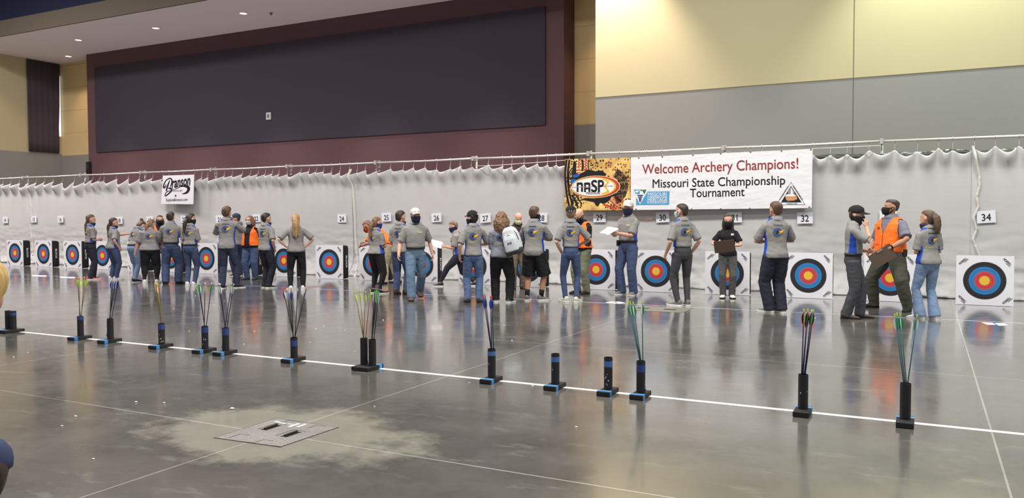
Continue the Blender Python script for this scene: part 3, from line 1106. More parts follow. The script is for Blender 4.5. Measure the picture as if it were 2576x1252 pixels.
for num, px in tpx.items():
    x = on_y(px, 690, 15.75).x
    t = empty('archery_target', (x, 15.76, 0), math.radians(rt.uniform(-1.2, 1.2)))
    if num == 13:
        lb = 'square archery target at the left edge of the photo, only its black side showing'
    elif num == 24:
        lb = 'white faced square archery target fully in view below the card numbered 24'
    else:
        lb = 'white faced square archery target on the floor below the card numbered %d' % num
    tag(t, lb, 'archery target', 'row of archery targets')
    link('foam_block', bag_me, None, t, True)
    link('target_face', face_me, None, t)
    o = link('block_lettering', let_me, None, t)
    o.location.x = -.0
    bag = None

# ------------------------------------------------------------------ things on the floor
m_tape = mat('white_floor_tape', (226, 226, 220), rough=.5, var=.06, scale=5)
o = MB().box((-14.5, 6.475, 0), (6.0, 6.535, .0015)).build('floor_tape_line', m_tape)
tag(o, 'long white tape line across the floor under the arrow stands', 'tape line')
o = MB().box((-27, 13.34, 0), (5.0, 13.362, .0012)).build('floor_tape_line', mat('thin_pale_tape', (196, 200, 206), rough=.5, var=.06))
tag(o, 'thin pale tape line across the floor just in front of the people', 'tape line')
m_paper = mat('white_paper', (236, 236, 238), rough=.6, var=.02)
for lb, q in (('white sheet of paper on the floor in front of the target under number 15', [(80, 692), (117, 693), (116, 696), (81, 695)]),
              ('white sheet of paper on the floor in front of the target under number 16', [(150, 696), (190, 697), (188, 700), (152, 699)]),
              ('white sheet of paper on the floor below number 29, left of a pair', [(1523, 761), (1543, 758), (1553, 761), (1548, 764)]),
              ('white sheet of paper on the floor below number 29, right of a pair', [(1543, 758.5), (1560, 759), (1574, 762), (1554, 764)]),
              ('white sheet of paper on the floor before target 34, left of a pair', [(2469, 811), (2496, 812), (2505, 817), (2484, 817)]),
              ('white sheet of paper on the floor before target 34, right of a pair', [(2502, 813), (2526, 813), (2536, 819), (2512, 819)])):
    P = [on_floor(*p) for p in q]
    o = MB().rings([[(p.x, p.y, .002) for p in P], [(p.x, p.y, .004) for p in P]]).build('paper_sheet', m_paper)
    tag(o, lb, 'paper', 'papers on the floor')

# floor box with its plate
t = empty('floor_box', (HC[0], HC[1], 0))
tag(t, 'square metal floor box cover set in the pale concrete patch', 'floor box')
m_plate, nb, bs = new_mat('checker_plate')
v = nb.obj()
w1 = nb.add('ShaderNodeTexVoronoi')
nb.nt.links.new(nb.obj((1, 2.2, 1)), w1.inputs['Vector'])
w1.inputs['Scale'].default_value = 38
nb.nt.links.new(nb.mix(nb.noise(v, 3, 4), lin((112, 108, 108)), lin((150, 146, 142))), bs.inputs['Base Color'])
bs.inputs['Roughness'].default_value = .5
bs.inputs['Metallic'].default_value = .3
nb.nt.links.new(nb.bump(w1.outputs['Distance'], .5, .01), bs.inputs['Normal'])
m_gap = mat('dark_gap', (34, 30, 28), var=0)
loc = [Vector((p.x - HC[0], p.y - HC[1], 0)) for p in hc]


def hq(u, v_, z):
    """u along corner 0->3 (towards lower right), v along corner 0->1 (away)"""
    a = loc[0] * (1 - u) * (1 - v_) + loc[3] * u * (1 - v_) + loc[1] * (1 - u) * v_ + loc[2] * u * v_
    return (a.x, a.y, z)


def hslab(mb, u0, v0, u1, v1, z0, z1, mi=0):
    mb.rings([[hq(u0, v0, z0), hq(u1, v0, z0), hq(u1, v1, z0), hq(u0, v1, z0)], [hq(u0, v0, z1), hq(u1, v0, z1), hq(u1, v1, z1), hq(u0, v1, z1)]], True, mi)


mb = MB()
hslab(mb, -.012, -.012, 1.012, 1.012, 0, .0012)
mb.build('frame_gap', m_gap, t)
mb = MB()
hslab(mb, .004, .004, .996, .996, .0012, .0025)
mb.build('cover_plate', m_plate, t)
for u, v_ in ((.27, .62), (.72, .48)):
    mb = MB()
    hslab(mb, u - .05, v_ - .13, u + .05, v_ + .13, .0025, .0035)
    rec = mb.build('handle_recess', m_gap, t)
    a, b_ = hq(u, v_ - .10, .010), hq(u, v_ + .10, .010)
    MB().tube([a, b_], .008, 10, round_ends=True).build('handle', mat('handle_bronze', (58, 52, 46), rough=.45, metal=.3), rec, True)
mb = MB()
for pts in ([(.16, .06), (.16, .24), (.30, .24)], [(.47, .0), (.60, .0), (.60, .16), (.74, .16)], [(.86, 0), (.995, 0)], [(.18, .5), (.18, .80), (.34, .80)], [(.60, .36), (.60, .66), (.78, .66)],
            [(.70, .80), (.70, .96), (.84, .96)], [(.22, .90), (.22, .98), (.4, .98)]):
    for (u0, v0), (u1, v1) in zip(pts[:-1], pts[1:]):
        hslab(mb, min(u0, u1) - .006, min(v0, v1) - .004, max(u0, u1) + .006, max(v0, v1) + .004, .0025, .0032)
mb.build('seam_lines', m_gap, t)
mb = MB()
for u0, v0, u1, v1 in ((.10, .84, .18, .88), (.20, .82, .30, .85), (.32, .84, .40, .86), (.42, .74, .47, .92), (.52, .78, .56, .94)):
    hslab(mb, u0, v0, u1, v1, .0025, .0034)
mb.build('paint_marks', m_tape, t)
P = on_floor(1655, 777)
t = empty('floor_box', P)
tag(t, 'far floor box in front of the target under number 30', 'floor box')
MB().box((-.5, -.35, 0), (.5, .35, .003)).build('frame_plate', mat('box_frame', (120, 118, 108), rough=.5), t)
for xx in (-.25, .2):
    MB().box((xx - .1, -.05, .003), (xx + .1, .05, .005)).build('handle_recess', m_gap, t)
# white foam crumbs
rf = random.Random(21)
crumbs = [(70, 887), (34, 898), (190, 1048), (156, 1072), (413, 1274 - 260), (235, 1155), (342, 1012), (584, 1029), (272, 805), (540, 769), (564, 757), (437, 776), (492, 744), (476, 833), (613, 866), (794, 827), (814, 819), (964, 805), (976, 801), (893, 884), (867, 832), (1268, 818), (1288, 857),
          (2050, 800), (1450, 1075), (1180, 963), (1340, 972), (780, 862), (640, 833), (942, 1023)]
for px, py in crumbs:
    P = on_floor(px, py)
    if P.y > 15 or P.y < 1:
        continue
    s = .006 + .004 * rf.random()
    if (px, py) == (584, 1029):
        s = .014
    mb = MB().ell((0, 0, s * .55), s * 1.2, s, s * .55, None, 8, 5)
    for i, q in enumerate(mb.v):
        mb.v[i] = (q[0] * (1 + .3 * rf.random()), q[1] * (1 + .3 * rf.random()), q[2])
    o = mb.build('foam_crumb', m_paper, None, True)
    o.location = (P.x, P.y, 0)
    tag(o, 'tiny white foam crumb lying on the polished floor', 'crumb', 'foam crumbs on the floor')

# ------------------------------------------------------------------ arrow stands and arrows
m_tube = mat('black_pipe', (34, 34, 38), rough=.55, var=.1, spec=.4)
m_wood = mat('black_painted_wood', (36, 35, 38), rough=.7, var=.2, scale=25)
m_tapeb = mat('blue_tape', (74, 146, 210), rough=.6, var=.08)
m_taped = mat('dark_blue_tape', (50, 70, 130), rough=.6, var=.1)
m_tapem = mat('mid_blue_tape', (74, 112, 176), rough=.6, var=.1)
m_chip = mat('white_chip', (214, 210, 200), var=0)
shaft_m = {'olive': mat('shaft_olive', (130, 112, 62), var=.1, rough=.4), 'black': mat('shaft_black', (30, 30, 34), var=.1, rough=.4), 'navy': mat('shaft_navy', (28, 34, 66), var=.1, rough=.4),
           'teal': mat('shaft_teal', (58, 108, 112), var=.1, rough=.4), 'gold': mat('shaft_gold', (122, 108, 44), var=.1, rough=.4), 'brown': mat('shaft_brown', (150, 100, 58), var=.1, rough=.5)}
vane_m = {k: mat('vane_' + k, c, var=.05, rough=.5) for k, c in dict(lime=(202, 236, 58), white=(236, 238, 236), blue=(34, 66, 170), green=(40, 148, 84), bright_green=(74, 214, 92), orange=(232, 118, 48), black=(30, 30, 32), red=(214, 78, 66), yellow=(236, 200, 60)).items()}


def arrow_meshes(shaft, vanes, nock, L=.76):
    """arrow along +Z: point at 0, nock end at L"""
    k = (shaft, tuple(vanes), nock, L)
    if k in _c:
        return _c[k]
    sh = MB().tube([(0, 0, .03), (0, 0, L - .02)], .0042, 8)
    sh.tube([(0, 0, 0), (0, 0, .012), (0, 0, .03)], [.001, .004, .0044], 8)
    shm = sh.mesh('shaft')
    shm.materials.append(shaft_m[shaft])
    vm = []
    for q in range(3):
        a = q * 2 * math.pi / 3 + .5
        ca, sa = math.cos(a), math.sin(a)
        prof = [(0.0, 0.0), (.008, .004), (.020, .0085), (.045, .0125), (.068, .0108), (.082, .005), (.088, 0)]
        z0 = L - .035 - .088
        pts = [(.004 + (h if 0 < i < 6 else 0), z0 + z) for i, (z, h) in enumerate(prof)]
        o1 = [(r * ca - .0009 * sa, r * sa + .0009 * ca, z) for r, z in pts]
        o2 = [(r * ca + .0009 * sa, r * sa - .0009 * ca, z) for r, z in pts]
        m_ = MB().rings([o1, o2]).mesh('vane')
        m_.materials.append(vane_m[vanes[q % len(vanes)]])
        vm.append(m_)
    nk = MB().tube([(0, 0, L - .024), (0, 0, L - .006), (0, 0, L)], [.0052, .0056, .004], 8).mesh('nock')
    nk.materials.append(vane_m[nock])
    _c[k] = (shm, vm, nk)
    return _c[k]


def put_arrow(base, tip, shaft, vanes, nock, label, group, L=.76, spin=0.0):
    shm, vm, nk = arrow_meshes(shaft, vanes, nock, L)
    d = (Vector(tip) - Vector(base)).normalized()
    t = bpy.data.objects.new('arrow', None)
    COL.objects.link(t)
    t.empty_display_size = .05
    t.location = Vector(tip) - d * L
    t.rotation_mode = 'QUATERNION'
    t.rotation_quaternion = d.to_track_quat('Z', 'Y') @ Quaternion((0, 0, 1), spin)
    tag(t, label, 'arrow', group)
    link('shaft', shm, None, t, True)
    for m_ in vm:
        link('vane', m_, None, t)
    link('nock', nk, None, t)
    return t


def arrow_stand(px, py, ptop, label, tape=None, tape_front=True, chips=0, dy=-.03, blen=.26, bw=.115, base_tape=True, dx=0.0):
    """px, py = foot of the tube's front on the base"""
    g = on_floor(px, py, .04)
    y = 6.44 + dy
    g = on_y(px, py, y)
    x = g.x + dx
    top = on_y(px, ptop, y).z
    t = empty('arrow_stand', (x, y, 0))
    tag(t, label, 'arrow stand', 'arrow stands on the tape line')
    R = .037
    ring = [(math.cos(a), math.sin(a)) for a in [2 * math.pi * k / 24 for k in range(24)]]
    MB().rings([[(c * R, s * R, .04) for c, s in ring], [(c * R, s * R, top) for c, s in ring], [(c * (R - .005), s * (R - .005), top) for c, s in ring], [(c * (R - .005), s * (R - .005), .045) for c, s in ring]], True).build('tube', m_tube, t, False)
    b_ = MB().box((-bw / 2, -blen * .55, .002), (bw / 2, blen * .45, .04)).build('base_block', m_wood, t)
    bevel_obj(b_, .003, 1)
    if tape:
        za, zb, m_ = tape
        MB().rings([[(c * (R + .0012), s * (R + .0012), top - zb) for c, s in ring], [(c * (R + .0012), s * (R + .0012), top - za) for c, s in ring]], False).build('tape_band', m_, t, True)
    if base_tape:
        y0 = -blen * .55 + .02 if tape_front else blen * .45 - .07
        MB().box((-bw / 2 - .0015, y0, .002), (bw / 2 + .0015, y0 + .045, .0415)).build('base_tape', m_tapeb, t)
    if chips:
        cm = MB()
        r2 = random.Random(chips)
        for k in range(chips):
            a = math.radians(r2.uniform(-120, -30))
            z = r2.uniform(.07, top - .12)
            n_ = Vector((math.cos(a), math.sin(a), 0))
            u = Vector((-n_.y, n_.x, 0))
            c_ = n_ * (R + .0008) + Vector((0, 0, z))
            s1 = r2.uniform(.003, .006)
            cm.add([c_ - u * s1, c_ + Vector((0, 0, -s1 * 1.4)), c_ + u * s1, c_ + Vector((0, 0, s1 * 1.6))], [(0, 1, 2, 3)])
        cm.build('paint_chips', m_chip, t)
    return x, y, top


def arrows_in(px, py, x, y, top, tips, specs, phrase, n_words):
    n = len(tips)
    for i, (tx, ty) in enumerate(tips):
        sp = specs[i % len(specs)]
        tip = on_y(tx, ty, y + .008 * math.sin(i * 2.1))
        off = (i - (n - 1) / 2) / max(1, n - 1) * .030
        rim = Vector((x + off * .9, y + .012 * math.sin(i * 2.1 + 1), top))
        base = rim
        pos = ['first', 'second', 'third', 'fourth', 'fifth'][i]
        L = .76 if (tip - rim).length + top - .05 > .76 else (tip - rim).length + top - .055
        L = min(.76, round(L, 2))
        d = (tip - rim).normalized()
        put_arrow(rim, tip, sp[0], sp[1], sp[2], '%s %s, %s of %s from left' % (sp[3], phrase, pos, n_words), 'arrows ' + phrase, L, spin=i * .7)


x, y, tp = arrow_stand(21, 824, 781, 'empty black arrow stand at the left edge, left of two side by side', None, dy=.0)
x, y, tp = arrow_stand(34, 826, 782, 'empty black arrow stand at the left edge, right of two side by side', (.02, .06, m_taped), base_tape=False, dy=.0, dx=.0)
st = [
    (203, 843, 795, 'black arrow stand holding lime-fletched olive arrows', (.0, .045, m_taped), True, 0),
    (278, 850, 801, 'black arrow stand holding blue-fletched black arrows near the left', None, True, 0),
    (407, 865, 813, 'black chipped arrow stand holding orange-fletched arrows', (.01, .07, m_taped), True, 9),
    (516, 874, 820, 'black arrow stand holding green and white fletched arrows near the left', (.01, .07, m_taped), True, 5),
    (568, 880, 824, 'black arrow stand holding white-fletched dark arrows', (.005, .08, m_taped), True, 0),
    (740, 897, 848, 'black arrow stand holding a wide fan of blue and white fletched arrows', (.03, .09, m_taped), True, 0),
    (916, 914, 850, 'black arrow stand with lime-fletched arrows, left of a touching pair', None, False, 0),
    (937, 917, 853, 'black arrow stand with black arrows, right of a touching pair', None, False, 0),
    (1237, 943, 877, 'black arrow stand holding blue and white arrows in the middle', (.02, .06, m_tapem), True, 1),
    (1397, 959, 889, 'empty black arrow stand with blue tape band, left of the two empty ones', (.025, .07, m_tapem), True, 1),
    (1530, 972, 898, 'empty black chipped arrow stand with blue tape, right of the two empty ones', (.03, .08, m_tapem), True, 7),
    (1612, 983, 907, 'black arrow stand holding teal arrows with green and white fletching', (.03, .09, m_taped), True, 0),
    (2020, 1022, 941, 'black arrow stand holding black and lime fletched navy arrows', None, False, 2),
    (2277, 1047, 963, 'black arrow stand holding green-fletched teal arrows, nearest on the right', None, False, 0)]
ar = {
    203: ([(193.4, 696), (197, 697), (200, 698), (212, 695), (218, 696)], [('olive', ['lime'], 'orange', 'olive arrow with lime fletching'), ('olive', ['lime', 'lime', 'white'], 'yellow', 'olive arrow with lime fletching')], 'in the far left stand', 'five'),
    278: ([(281, 701), (286, 702), (292, 702), (299, 700)], [('black', ['blue', 'blue', 'white'], 'white', 'blue and white fletched black arrow')], 'in second filled stand', 'four'),
    407: ([(391, 711), (394, 711), (397, 712)], [('gold', ['orange', 'orange', 'white'], 'yellow', 'gold arrow with orange fletching'), ('gold', ['orange'], 'lime', 'gold arrow with orange fletching')], 'in third filled stand', 'three'),
    516: ([(498, 711), (501, 711), (516, 710), (533, 710)], [('black', ['bright_green'], 'white', 'black arrow with bright green fletching'), ('black', ['bright_green', 'white', 'bright_green'], 'bright_green', 'black arrow with green fletching'),
                                                           ('black', ['white', 'white', 'bright_green'], 'white', 'white and green fletched black arrow')], 'in fourth filled stand', 'four'),
    568: ([(550, 711), (553, 712), (583, 710), (588, 713)], [('navy', ['white'], 'white', 'dark arrow with white fletching')], 'in fifth filled stand', 'four'),
    740: ([(711.6, 725), (721, 725), (732, 725), (749, 726), (771, 725)], [('black', ['blue', 'white', 'blue'], 'red', 'black arrow with blue fletching'), ('black', ['white', 'blue', 'white'], 'white', 'black arrow with white fletching')], 'in the widest fan', 'five'),
    916: ([(892, 731), (905, 728), (920, 732), (932, 728)], [('olive', ['lime', 'lime', 'white'], 'lime', 'olive arrow with lime fletching')], 'in left touching stand', 'four'),
    937: ([(942.7, 731), (946.5, 730), (950, 731), (953, 733)], [('black', ['bright_green', 'white', 'black'], 'bright_green', 'green and white fletched black arrow')], 'in right touching stand', 'four'),
    1237: ([(1215.6, 742), (1220, 742), (1234, 744), (1237, 744)], [('navy', ['blue', 'white', 'blue'], 'red', 'blue and white fletched navy arrow')], 'in the middle stand', 'four'),
    1612: ([(1579.6, 758), (1584.6, 757), (1592, 758), (1615.5, 756)], [('teal', ['green'], 'lime', 'teal arrow with green fletching'), ('teal', ['green', 'green', 'white'], 'lime', 'teal arrow with green fletching'), ('teal', ['green', 'white', 'white'], 'lime', 'green and white fletched teal arrow'),
                                                                     ('teal', ['white', 'white', 'green'], 'lime', 'teal arrow with white fletching')], 'beside the empty stands', 'four'),
    2020: ([(2022.7, 776), (2031.7, 785), (2032.5, 776), (2042.5, 778), (2047, 778)], [('navy', ['black', 'black', 'lime'], 'lime', 'black and lime fletched navy arrow'), ('navy', ['black', 'bright_green', 'black'], 'white', 'black and green fletched navy arrow')], 'in second stand from right', 'five'),
    2277: ([(2250.4, 788), (2256.4, 786), (2264.4, 786), (2307.8, 790)], [('teal', ['green', 'green', 'white'], 'lime', 'teal arrow with green fletching'), ('teal', ['green', 'white', 'green'], 'lime', 'teal arrow with green fletching')], 'in the rightmost stand', 'four')}
for px, py, pt_, lb, tape, tf, chips in st:
    bl_ = .26 if px < 1000 else .24
    x, y, tp = arrow_stand(px, py, pt_, lb, tape, tf, chips, dy={1397: .0, 1530: .0}.get(px, 0.0), blen=bl_, bw=.10 if px in (916, 937) else .115, base_tape=px not in (916,))
    if px in ar:
        tips, specs, ph, nw = ar[px]
        arrows_in(px, py, x, y, tp, tips, specs, ph, nw)
for (a, b_), lb in ((((757, 722), (790, 720)), 'arrow lying on the floor behind the widest fan of arrows'), (((893, 734), (938, 733)), 'arrow lying on the floor behind the lime fletched arrows'),
                    (((520, 718), (556, 717)), 'arrow lying on the floor beyond the green and white arrows')):
    A, B = on_floor(*a, z=.012), on_floor(*b_, z=.012)
    put_arrow(A, A + (B - A).normalized() * .76, 'brown', ['orange'], 'red', lb, 'arrows lying on the floor', .76)
# ------------------------------------------------------------------ people
def tee_mat(key, rgb, side=None, yoke=None, var=.14):
    """heather cloth; side panels and shoulder yoke follow the garment's own coordinates ('tl', in body heights)"""
    if key in MATS:
        return MATS[key]
    m, n, b = new_mat(key)
    v = n.obj()
    f = n.math('ADD', n.math('MULTIPLY', n.noise(v, 6, 4), .5), n.math('MULTIPLY', n.noise(v, 120, 2), .5))
    c = lin(rgb)
    col = n.mix(n.mapr(f, .3, .7), tuple(x * (1 - var) for x in c), tuple(min(1, x * (1 + var)) for x in c))
    if side or yoke:
        at = n.add('ShaderNodeAttribute', attribute_name='tl')
        sp = n.add('ShaderNodeSeparateXYZ')
        n.nt.links.new(at.outputs['Vector'], sp.inputs[0])
        slv = n.add('ShaderNodeAttribute', attribute_name='slv').outputs['Fac']
        body = n.math('LESS_THAN', slv, .5)
        ax = n.math('ABSOLUTE', sp.outputs[0])
        y, z = sp.outputs[1], sp.outputs[2]
        if side:
            wv = n.mapr(z, .47, .76, .044, .020)
            k = n.math('MULTIPLY', n.math('LESS_THAN', n.math('ABSOLUTE', n.math('ADD', y, .004)), wv), n.math('GREATER_THAN', ax, .05))
            k = n.math('MULTIPLY', k, n.math('LESS_THAN', z, .750))
            k = n.math('MULTIPLY', k, body)
            col = n.mix(k, col, lin(side))
        if yoke:
            k = n.math('MULTIPLY', n.math('GREATER_THAN', z, .790), n.math('LESS_THAN', n.math('ABSOLUTE', n.math('ADD', y, .010)), .030))
            k = n.math('MULTIPLY', k, n.math('MULTIPLY', n.math('GREATER_THAN', ax, .038), n.math('LESS_THAN', n.math('ADD', ax, n.math('MULTIPLY', n.math('ABSOLUTE', n.math('ADD', y, .010)), 1.2)), .088)))
            col = n.mix(k, col, lin(yoke))
    n.nt.links.new(col, b.inputs['Base Color'])
    b.inputs['Roughness'].default_value = .85
    b.inputs['Specular IOR Level'].default_value = .2
    n.nt.links.new(n.bump(n.noise(n.obj((1, 1, .6)), 16, 3), .25, .012), b.inputs['Normal'])
    return m


def hair_mat(key, rgb, rgb2):
    if key in MATS:
        return MATS[key]
    m, n, b = new_mat(key)
    f = n.noise(n.obj((1, 1, .14)), 90, 4, .6)
    g = n.noise(n.obj(), 9, 3)
    f = n.math('ADD', n.math('MULTIPLY', f, .6), n.math('MULTIPLY', g, .4))
    n.nt.links.new(n.mix(n.mapr(f, .35, .65), lin(rgb), lin(rgb2)), b.inputs['Base Color'])
    b.inputs['Roughness'].default_value = .55
    n.nt.links.new(n.bump(f, .5, .01), b.inputs['Normal'])
    return m


BLUE = (44, 78, 178)
POLO = tee_mat('polo_cloth', (138, 136, 134), BLUE, BLUE)
POLO_S = tee_mat('polo_cloth_blue_side', (140, 138, 136), BLUE)
TEE = tee_mat('grey_tee_cloth', (134, 130, 132))
HOODIE = tee_mat('grey_hoodie_cloth', (128, 127, 130))
HOODIE2 = tee_mat('blue_grey_hoodie', (128, 130, 142))
ORANGE = mat('safety_orange', (255, 116, 34), rough=.6, var=.06, scale=8, bump=.25, bscale=14, emit=.0)
BLACKS = tee_mat('black_shirt_cloth', (34, 32, 38))
UNIF = tee_mat('uniform_grey_cloth', (118, 116, 132))
BROWNV = tee_mat('dark_brown_cloth', (62, 52, 50))
NAVYG = mat('navy_gaiter', (34, 38, 66), rough=.8, var=.2, scale=20, bump=.3, bscale=30)
BLACKM = mat('black_mask', (30, 28, 32), rough=.8, var=.1)
WHITEM = mat('white_mask', (196, 206, 216), rough=.7, var=.05)
FLORAL = mat('patterned_mask', (176, 176, 172), rough=.7, var=.35, scale=60)
GREENM = mat('pale_green_mask', (206, 214, 180), rough=.7, var=.05)
JEANS = {'blue': mat('denim_blue', (82, 102, 140), rough=.85, var=.28, scale=7, bump=.25, bscale=25),
         'mid': mat('denim_mid', (66, 80, 114), rough=.85, var=.25, scale=7, bump=.25, bscale=25),
         'dark': mat('denim_dark', (48, 54, 78), rough=.85, var=.22, scale=7, bump=.25, bscale=25),
         'light': mat('denim_light', (122, 144, 178), rough=.85, var=.22, scale=7, bump=.25, bscale=25),
         'faded': mat('denim_faded', (96, 118, 142), rough=.85, var=.3, scale=6, bump=.25, bscale=25),
         'navy': mat('navy_trouser', (38, 40, 54), rough=.85, var=.15, scale=8, bump=.2, bscale=20),
         'black': mat('black_trouser', (30, 29, 33), rough=.85, var=.15, scale=8, bump=.2, bscale=20),
         'char': mat('charcoal_trouser', (66, 66, 72), rough=.85, var=.18, scale=8, bump=.2, bscale=20),
         'grey': mat('grey_trouser', (84, 84, 86), rough=.85, var=.18, scale=8, bump=.2, bscale=20),
         'olive': mat('olive_trouser', (72, 72, 62), rough=.85, var=.18, scale=8, bump=.2, bscale=20),
         'sage': mat('sage_trouser', (118, 120, 100), rough=.85, var=.15, scale=8, bump=.2, bscale=20),
         'khaki': mat('khaki_trouser', (164, 152, 130), rough=.85, var=.12, scale=8, bump=.2, bscale=20),
         'brown': mat('brown_trouser', (112, 98, 84), rough=.85, var=.12, scale=8, bump=.2, bscale=20)}
SKIN = {'a': mat('skin_fair', (206, 158, 136), rough=.55, var=.08, scale=15), 'b': mat('skin_tan', (184, 136, 110), rough=.55, var=.08, scale=15)}
HAIR = {'dark': hair_mat('hair_dark_brown', (42, 32, 30), (70, 54, 48)), 'brown': hair_mat('hair_brown', (66, 48, 38), (104, 78, 60)),
        'lbrown': hair_mat('hair_light_brown', (96, 72, 52), (146, 112, 82)), 'blond': hair_mat('hair_blond', (132, 98, 62), (196, 158, 108)),
        'black': hair_mat('hair_black', (28, 24, 26), (50, 42, 42)), 'greyb': hair_mat('hair_grey_brown', (96, 78, 64), (140, 118, 100)),
        'gold': hair_mat('hair_golden', (168, 130, 76), (222, 190, 120))}
SHOE = {k: mat('shoe_' + k, c, rough=.6, var=.12, scale=30) for k, c in dict(white=(222, 222, 224), black=(34, 33, 37), grey=(112, 108, 106), brown=(82, 66, 54), red=(196, 92, 84), dark=(52, 50, 54), cream=(206, 202, 188), lime=(206, 216, 60)).items()}
SOLEW = mat('sole_white', (228, 228, 226), rough=.6, var=.03)
SOLED = mat('sole_dark', (40, 38, 38), rough=.7, var=.1)
BELT = mat('belt_leather', (40, 34, 32), rough=.5, var=.15)
M_EYEW = mat('eye_white', (226, 222, 216), var=0, rough=.3)
M_EYED = mat('eye_dark', (40, 30, 26), var=0, rough=.3)
M_LIP = mat('lips', (168, 100, 92), var=.05, rough=.5)
INK_B, INK_N, INK_Y, INK_T = mat('emblem_blue', (56, 80, 146), var=.05), mat('emblem_navy', (34, 40, 70), var=.05), mat('emblem_yellow', (236, 184, 52), var=.08), mat('emblem_tan', (198, 172, 128), var=.05)

MALE = [(.452, .064, .052, 0), (.49, .085, .066, -.004), (.53, .090, .068, -.007), (.575, .084, .060, -.001), (.62, .082, .057, .002), (.68, .088, .060, .002), (.735, .095, .062, 0), (.775, .097, .056, -.004), (.80, .088, .047, -.006), (.82, .067, .040, -.006), (.838, .049, .036, -.006), (.856, .037, .034, -.004)]
FEM = [(.452, .066, .054, 0), (.49, .091, .070, -.006), (.53, .096, .073, -.010), (.575, .085, .062, -.003), (.62, .075, .054, .003), (.68, .080, .058, .006), (.73, .086, .066, .010), (.772, .089, .055, .0), (.798, .080, .045, -.005), (.818, .060, .037, -.006), (.838, .044, .033, -.005), (.856, .033, .030, -.004)]


def interp(tab, z):
    if z <= tab[0][0]:
        return tab[0][1:]
    for a, b in zip(tab[:-1], tab[1:]):
        if z <= b[0]:
            t = (z - a[0]) / (b[0] - a[0])
            return tuple(p * (1 - t) + q * t for p, q in zip(a[1:], b[1:]))
    return tab[-1][1:]


def ik(S, T, l1, l2, pole):
    S, T, pole = Vector(S), Vector(T), Vector(pole)
    d = T - S
    L = d.length
    mx = (l1 + l2) * .998
    if L > mx:
        T = S + d * (mx / L)
        d = T - S
        L = mx
    L = max(L, abs(l1 - l2) + .01)
    u = d.normalized()
    a = (l1 * l1 - l2 * l2 + L * L) / (2 * L)
    h = math.sqrt(max(0, l1 * l1 - a * a))
    p = pole - u * pole.dot(u)
    p = p.normalized() if p.length > 1e-5 else Vector((0, -1, 0))
    return S + u * a + p * h, T


HEADR = [(-.5, .11, .18, .36), (-.46, .165, .08, .405), (-.38, .225, -.10, .425), (-.28, .275, -.24, .425), (-.15, .305, -.35, .415), (0, .33, -.43, .405), (.15, .345, -.455, .41), (.28, .33, -.44, .375), (.38, .275, -.37, .28), (.45, .20, -.26, .17), (.49, .10, -.14, .06)]


def hring(z, hw, yb, yf, n=22, pw=2.3):
    out = []
    cy, hd = (yb + yf) / 2, (yf - yb) / 2
    for k in range(n):
        a = 2 * math.pi * k / n
        c, s = math.cos(a), math.sin(a)
        q = (abs(c) ** pw + abs(s) ** pw) ** (-1 / pw)
        out.append(Vector((hw * c * q, cy + hd * s * q, z)))
    return out


_hands = {}


def hand_geo(kind):
    """right hand, wrist at origin, fingers along +Y, palm facing -Z, thumb towards -X; unit = hand length"""
    if kind in _hands:
        return _hands[kind]
    mb = MB()
    mb.rings([[Vector((x * w, y, z * t)) for x, z in [(math.cos(a), math.sin(a)) for a in [2 * math.pi * k / 12 for k in range(12)]]] for y, w, t in
              ((-.12, .15, .12), (.0, .16, .12), (.12, .20, .12), (.3, .225, .115), (.45, .22, .10), (.5, .19, .08))])
    curl = {'relax': (18, 30, 22), 'fist': (62, 85, 55), 'flat': (4, 8, 6), 'grip': (40, 60, 40)}[kind]
    for i, (x, L) in enumerate(((-.165, .44), (-.055, .50), (.055, .47), (.16, .37))):
        p = Vector((x, .46, 0))
        a = 0
        pts = [Vector((x * .9, .34, 0)), p]
        for seg_, c in zip((.45, .32, .23), curl):
            a += math.radians(c + i * 3)
            p = p + Vector((x * .10 * seg_, math.cos(a) * L * seg_, -math.sin(a) * L * seg_))
            pts.append(p)
        mb.tube(pts, [.058, .056, .052, .048, .040], 8, round_ends=True)
    tc_ = {'relax': .35, 'fist': .95, 'flat': .2, 'grip': .7}[kind]
    p0 = Vector((-.12, .06, -.02))
    p1 = p0 + Vector((-.15, .16, -.06 - .08 * tc_))
    p2 = p1 + Vector((-.05 + .10 * tc_, .17, -.06 - .10 * tc_))
    p3 = p2 + Vector((.0 + .12 * tc_, .12, -.03 - .04 * tc_))
    mb.tube([p0, p1, p2, p3], [.085, .070, .058, .045], 8, round_ends=True)
    me = remesh(mb, 'hand', .020, 1)
    vs = [v.co.copy() for v in me.vertices]
    fs = [tuple(p.vertices) for p in me.polygons]
    bpy.data.meshes.remove(me)
    _hands[kind] = (vs, fs)
    return _hands[kind]


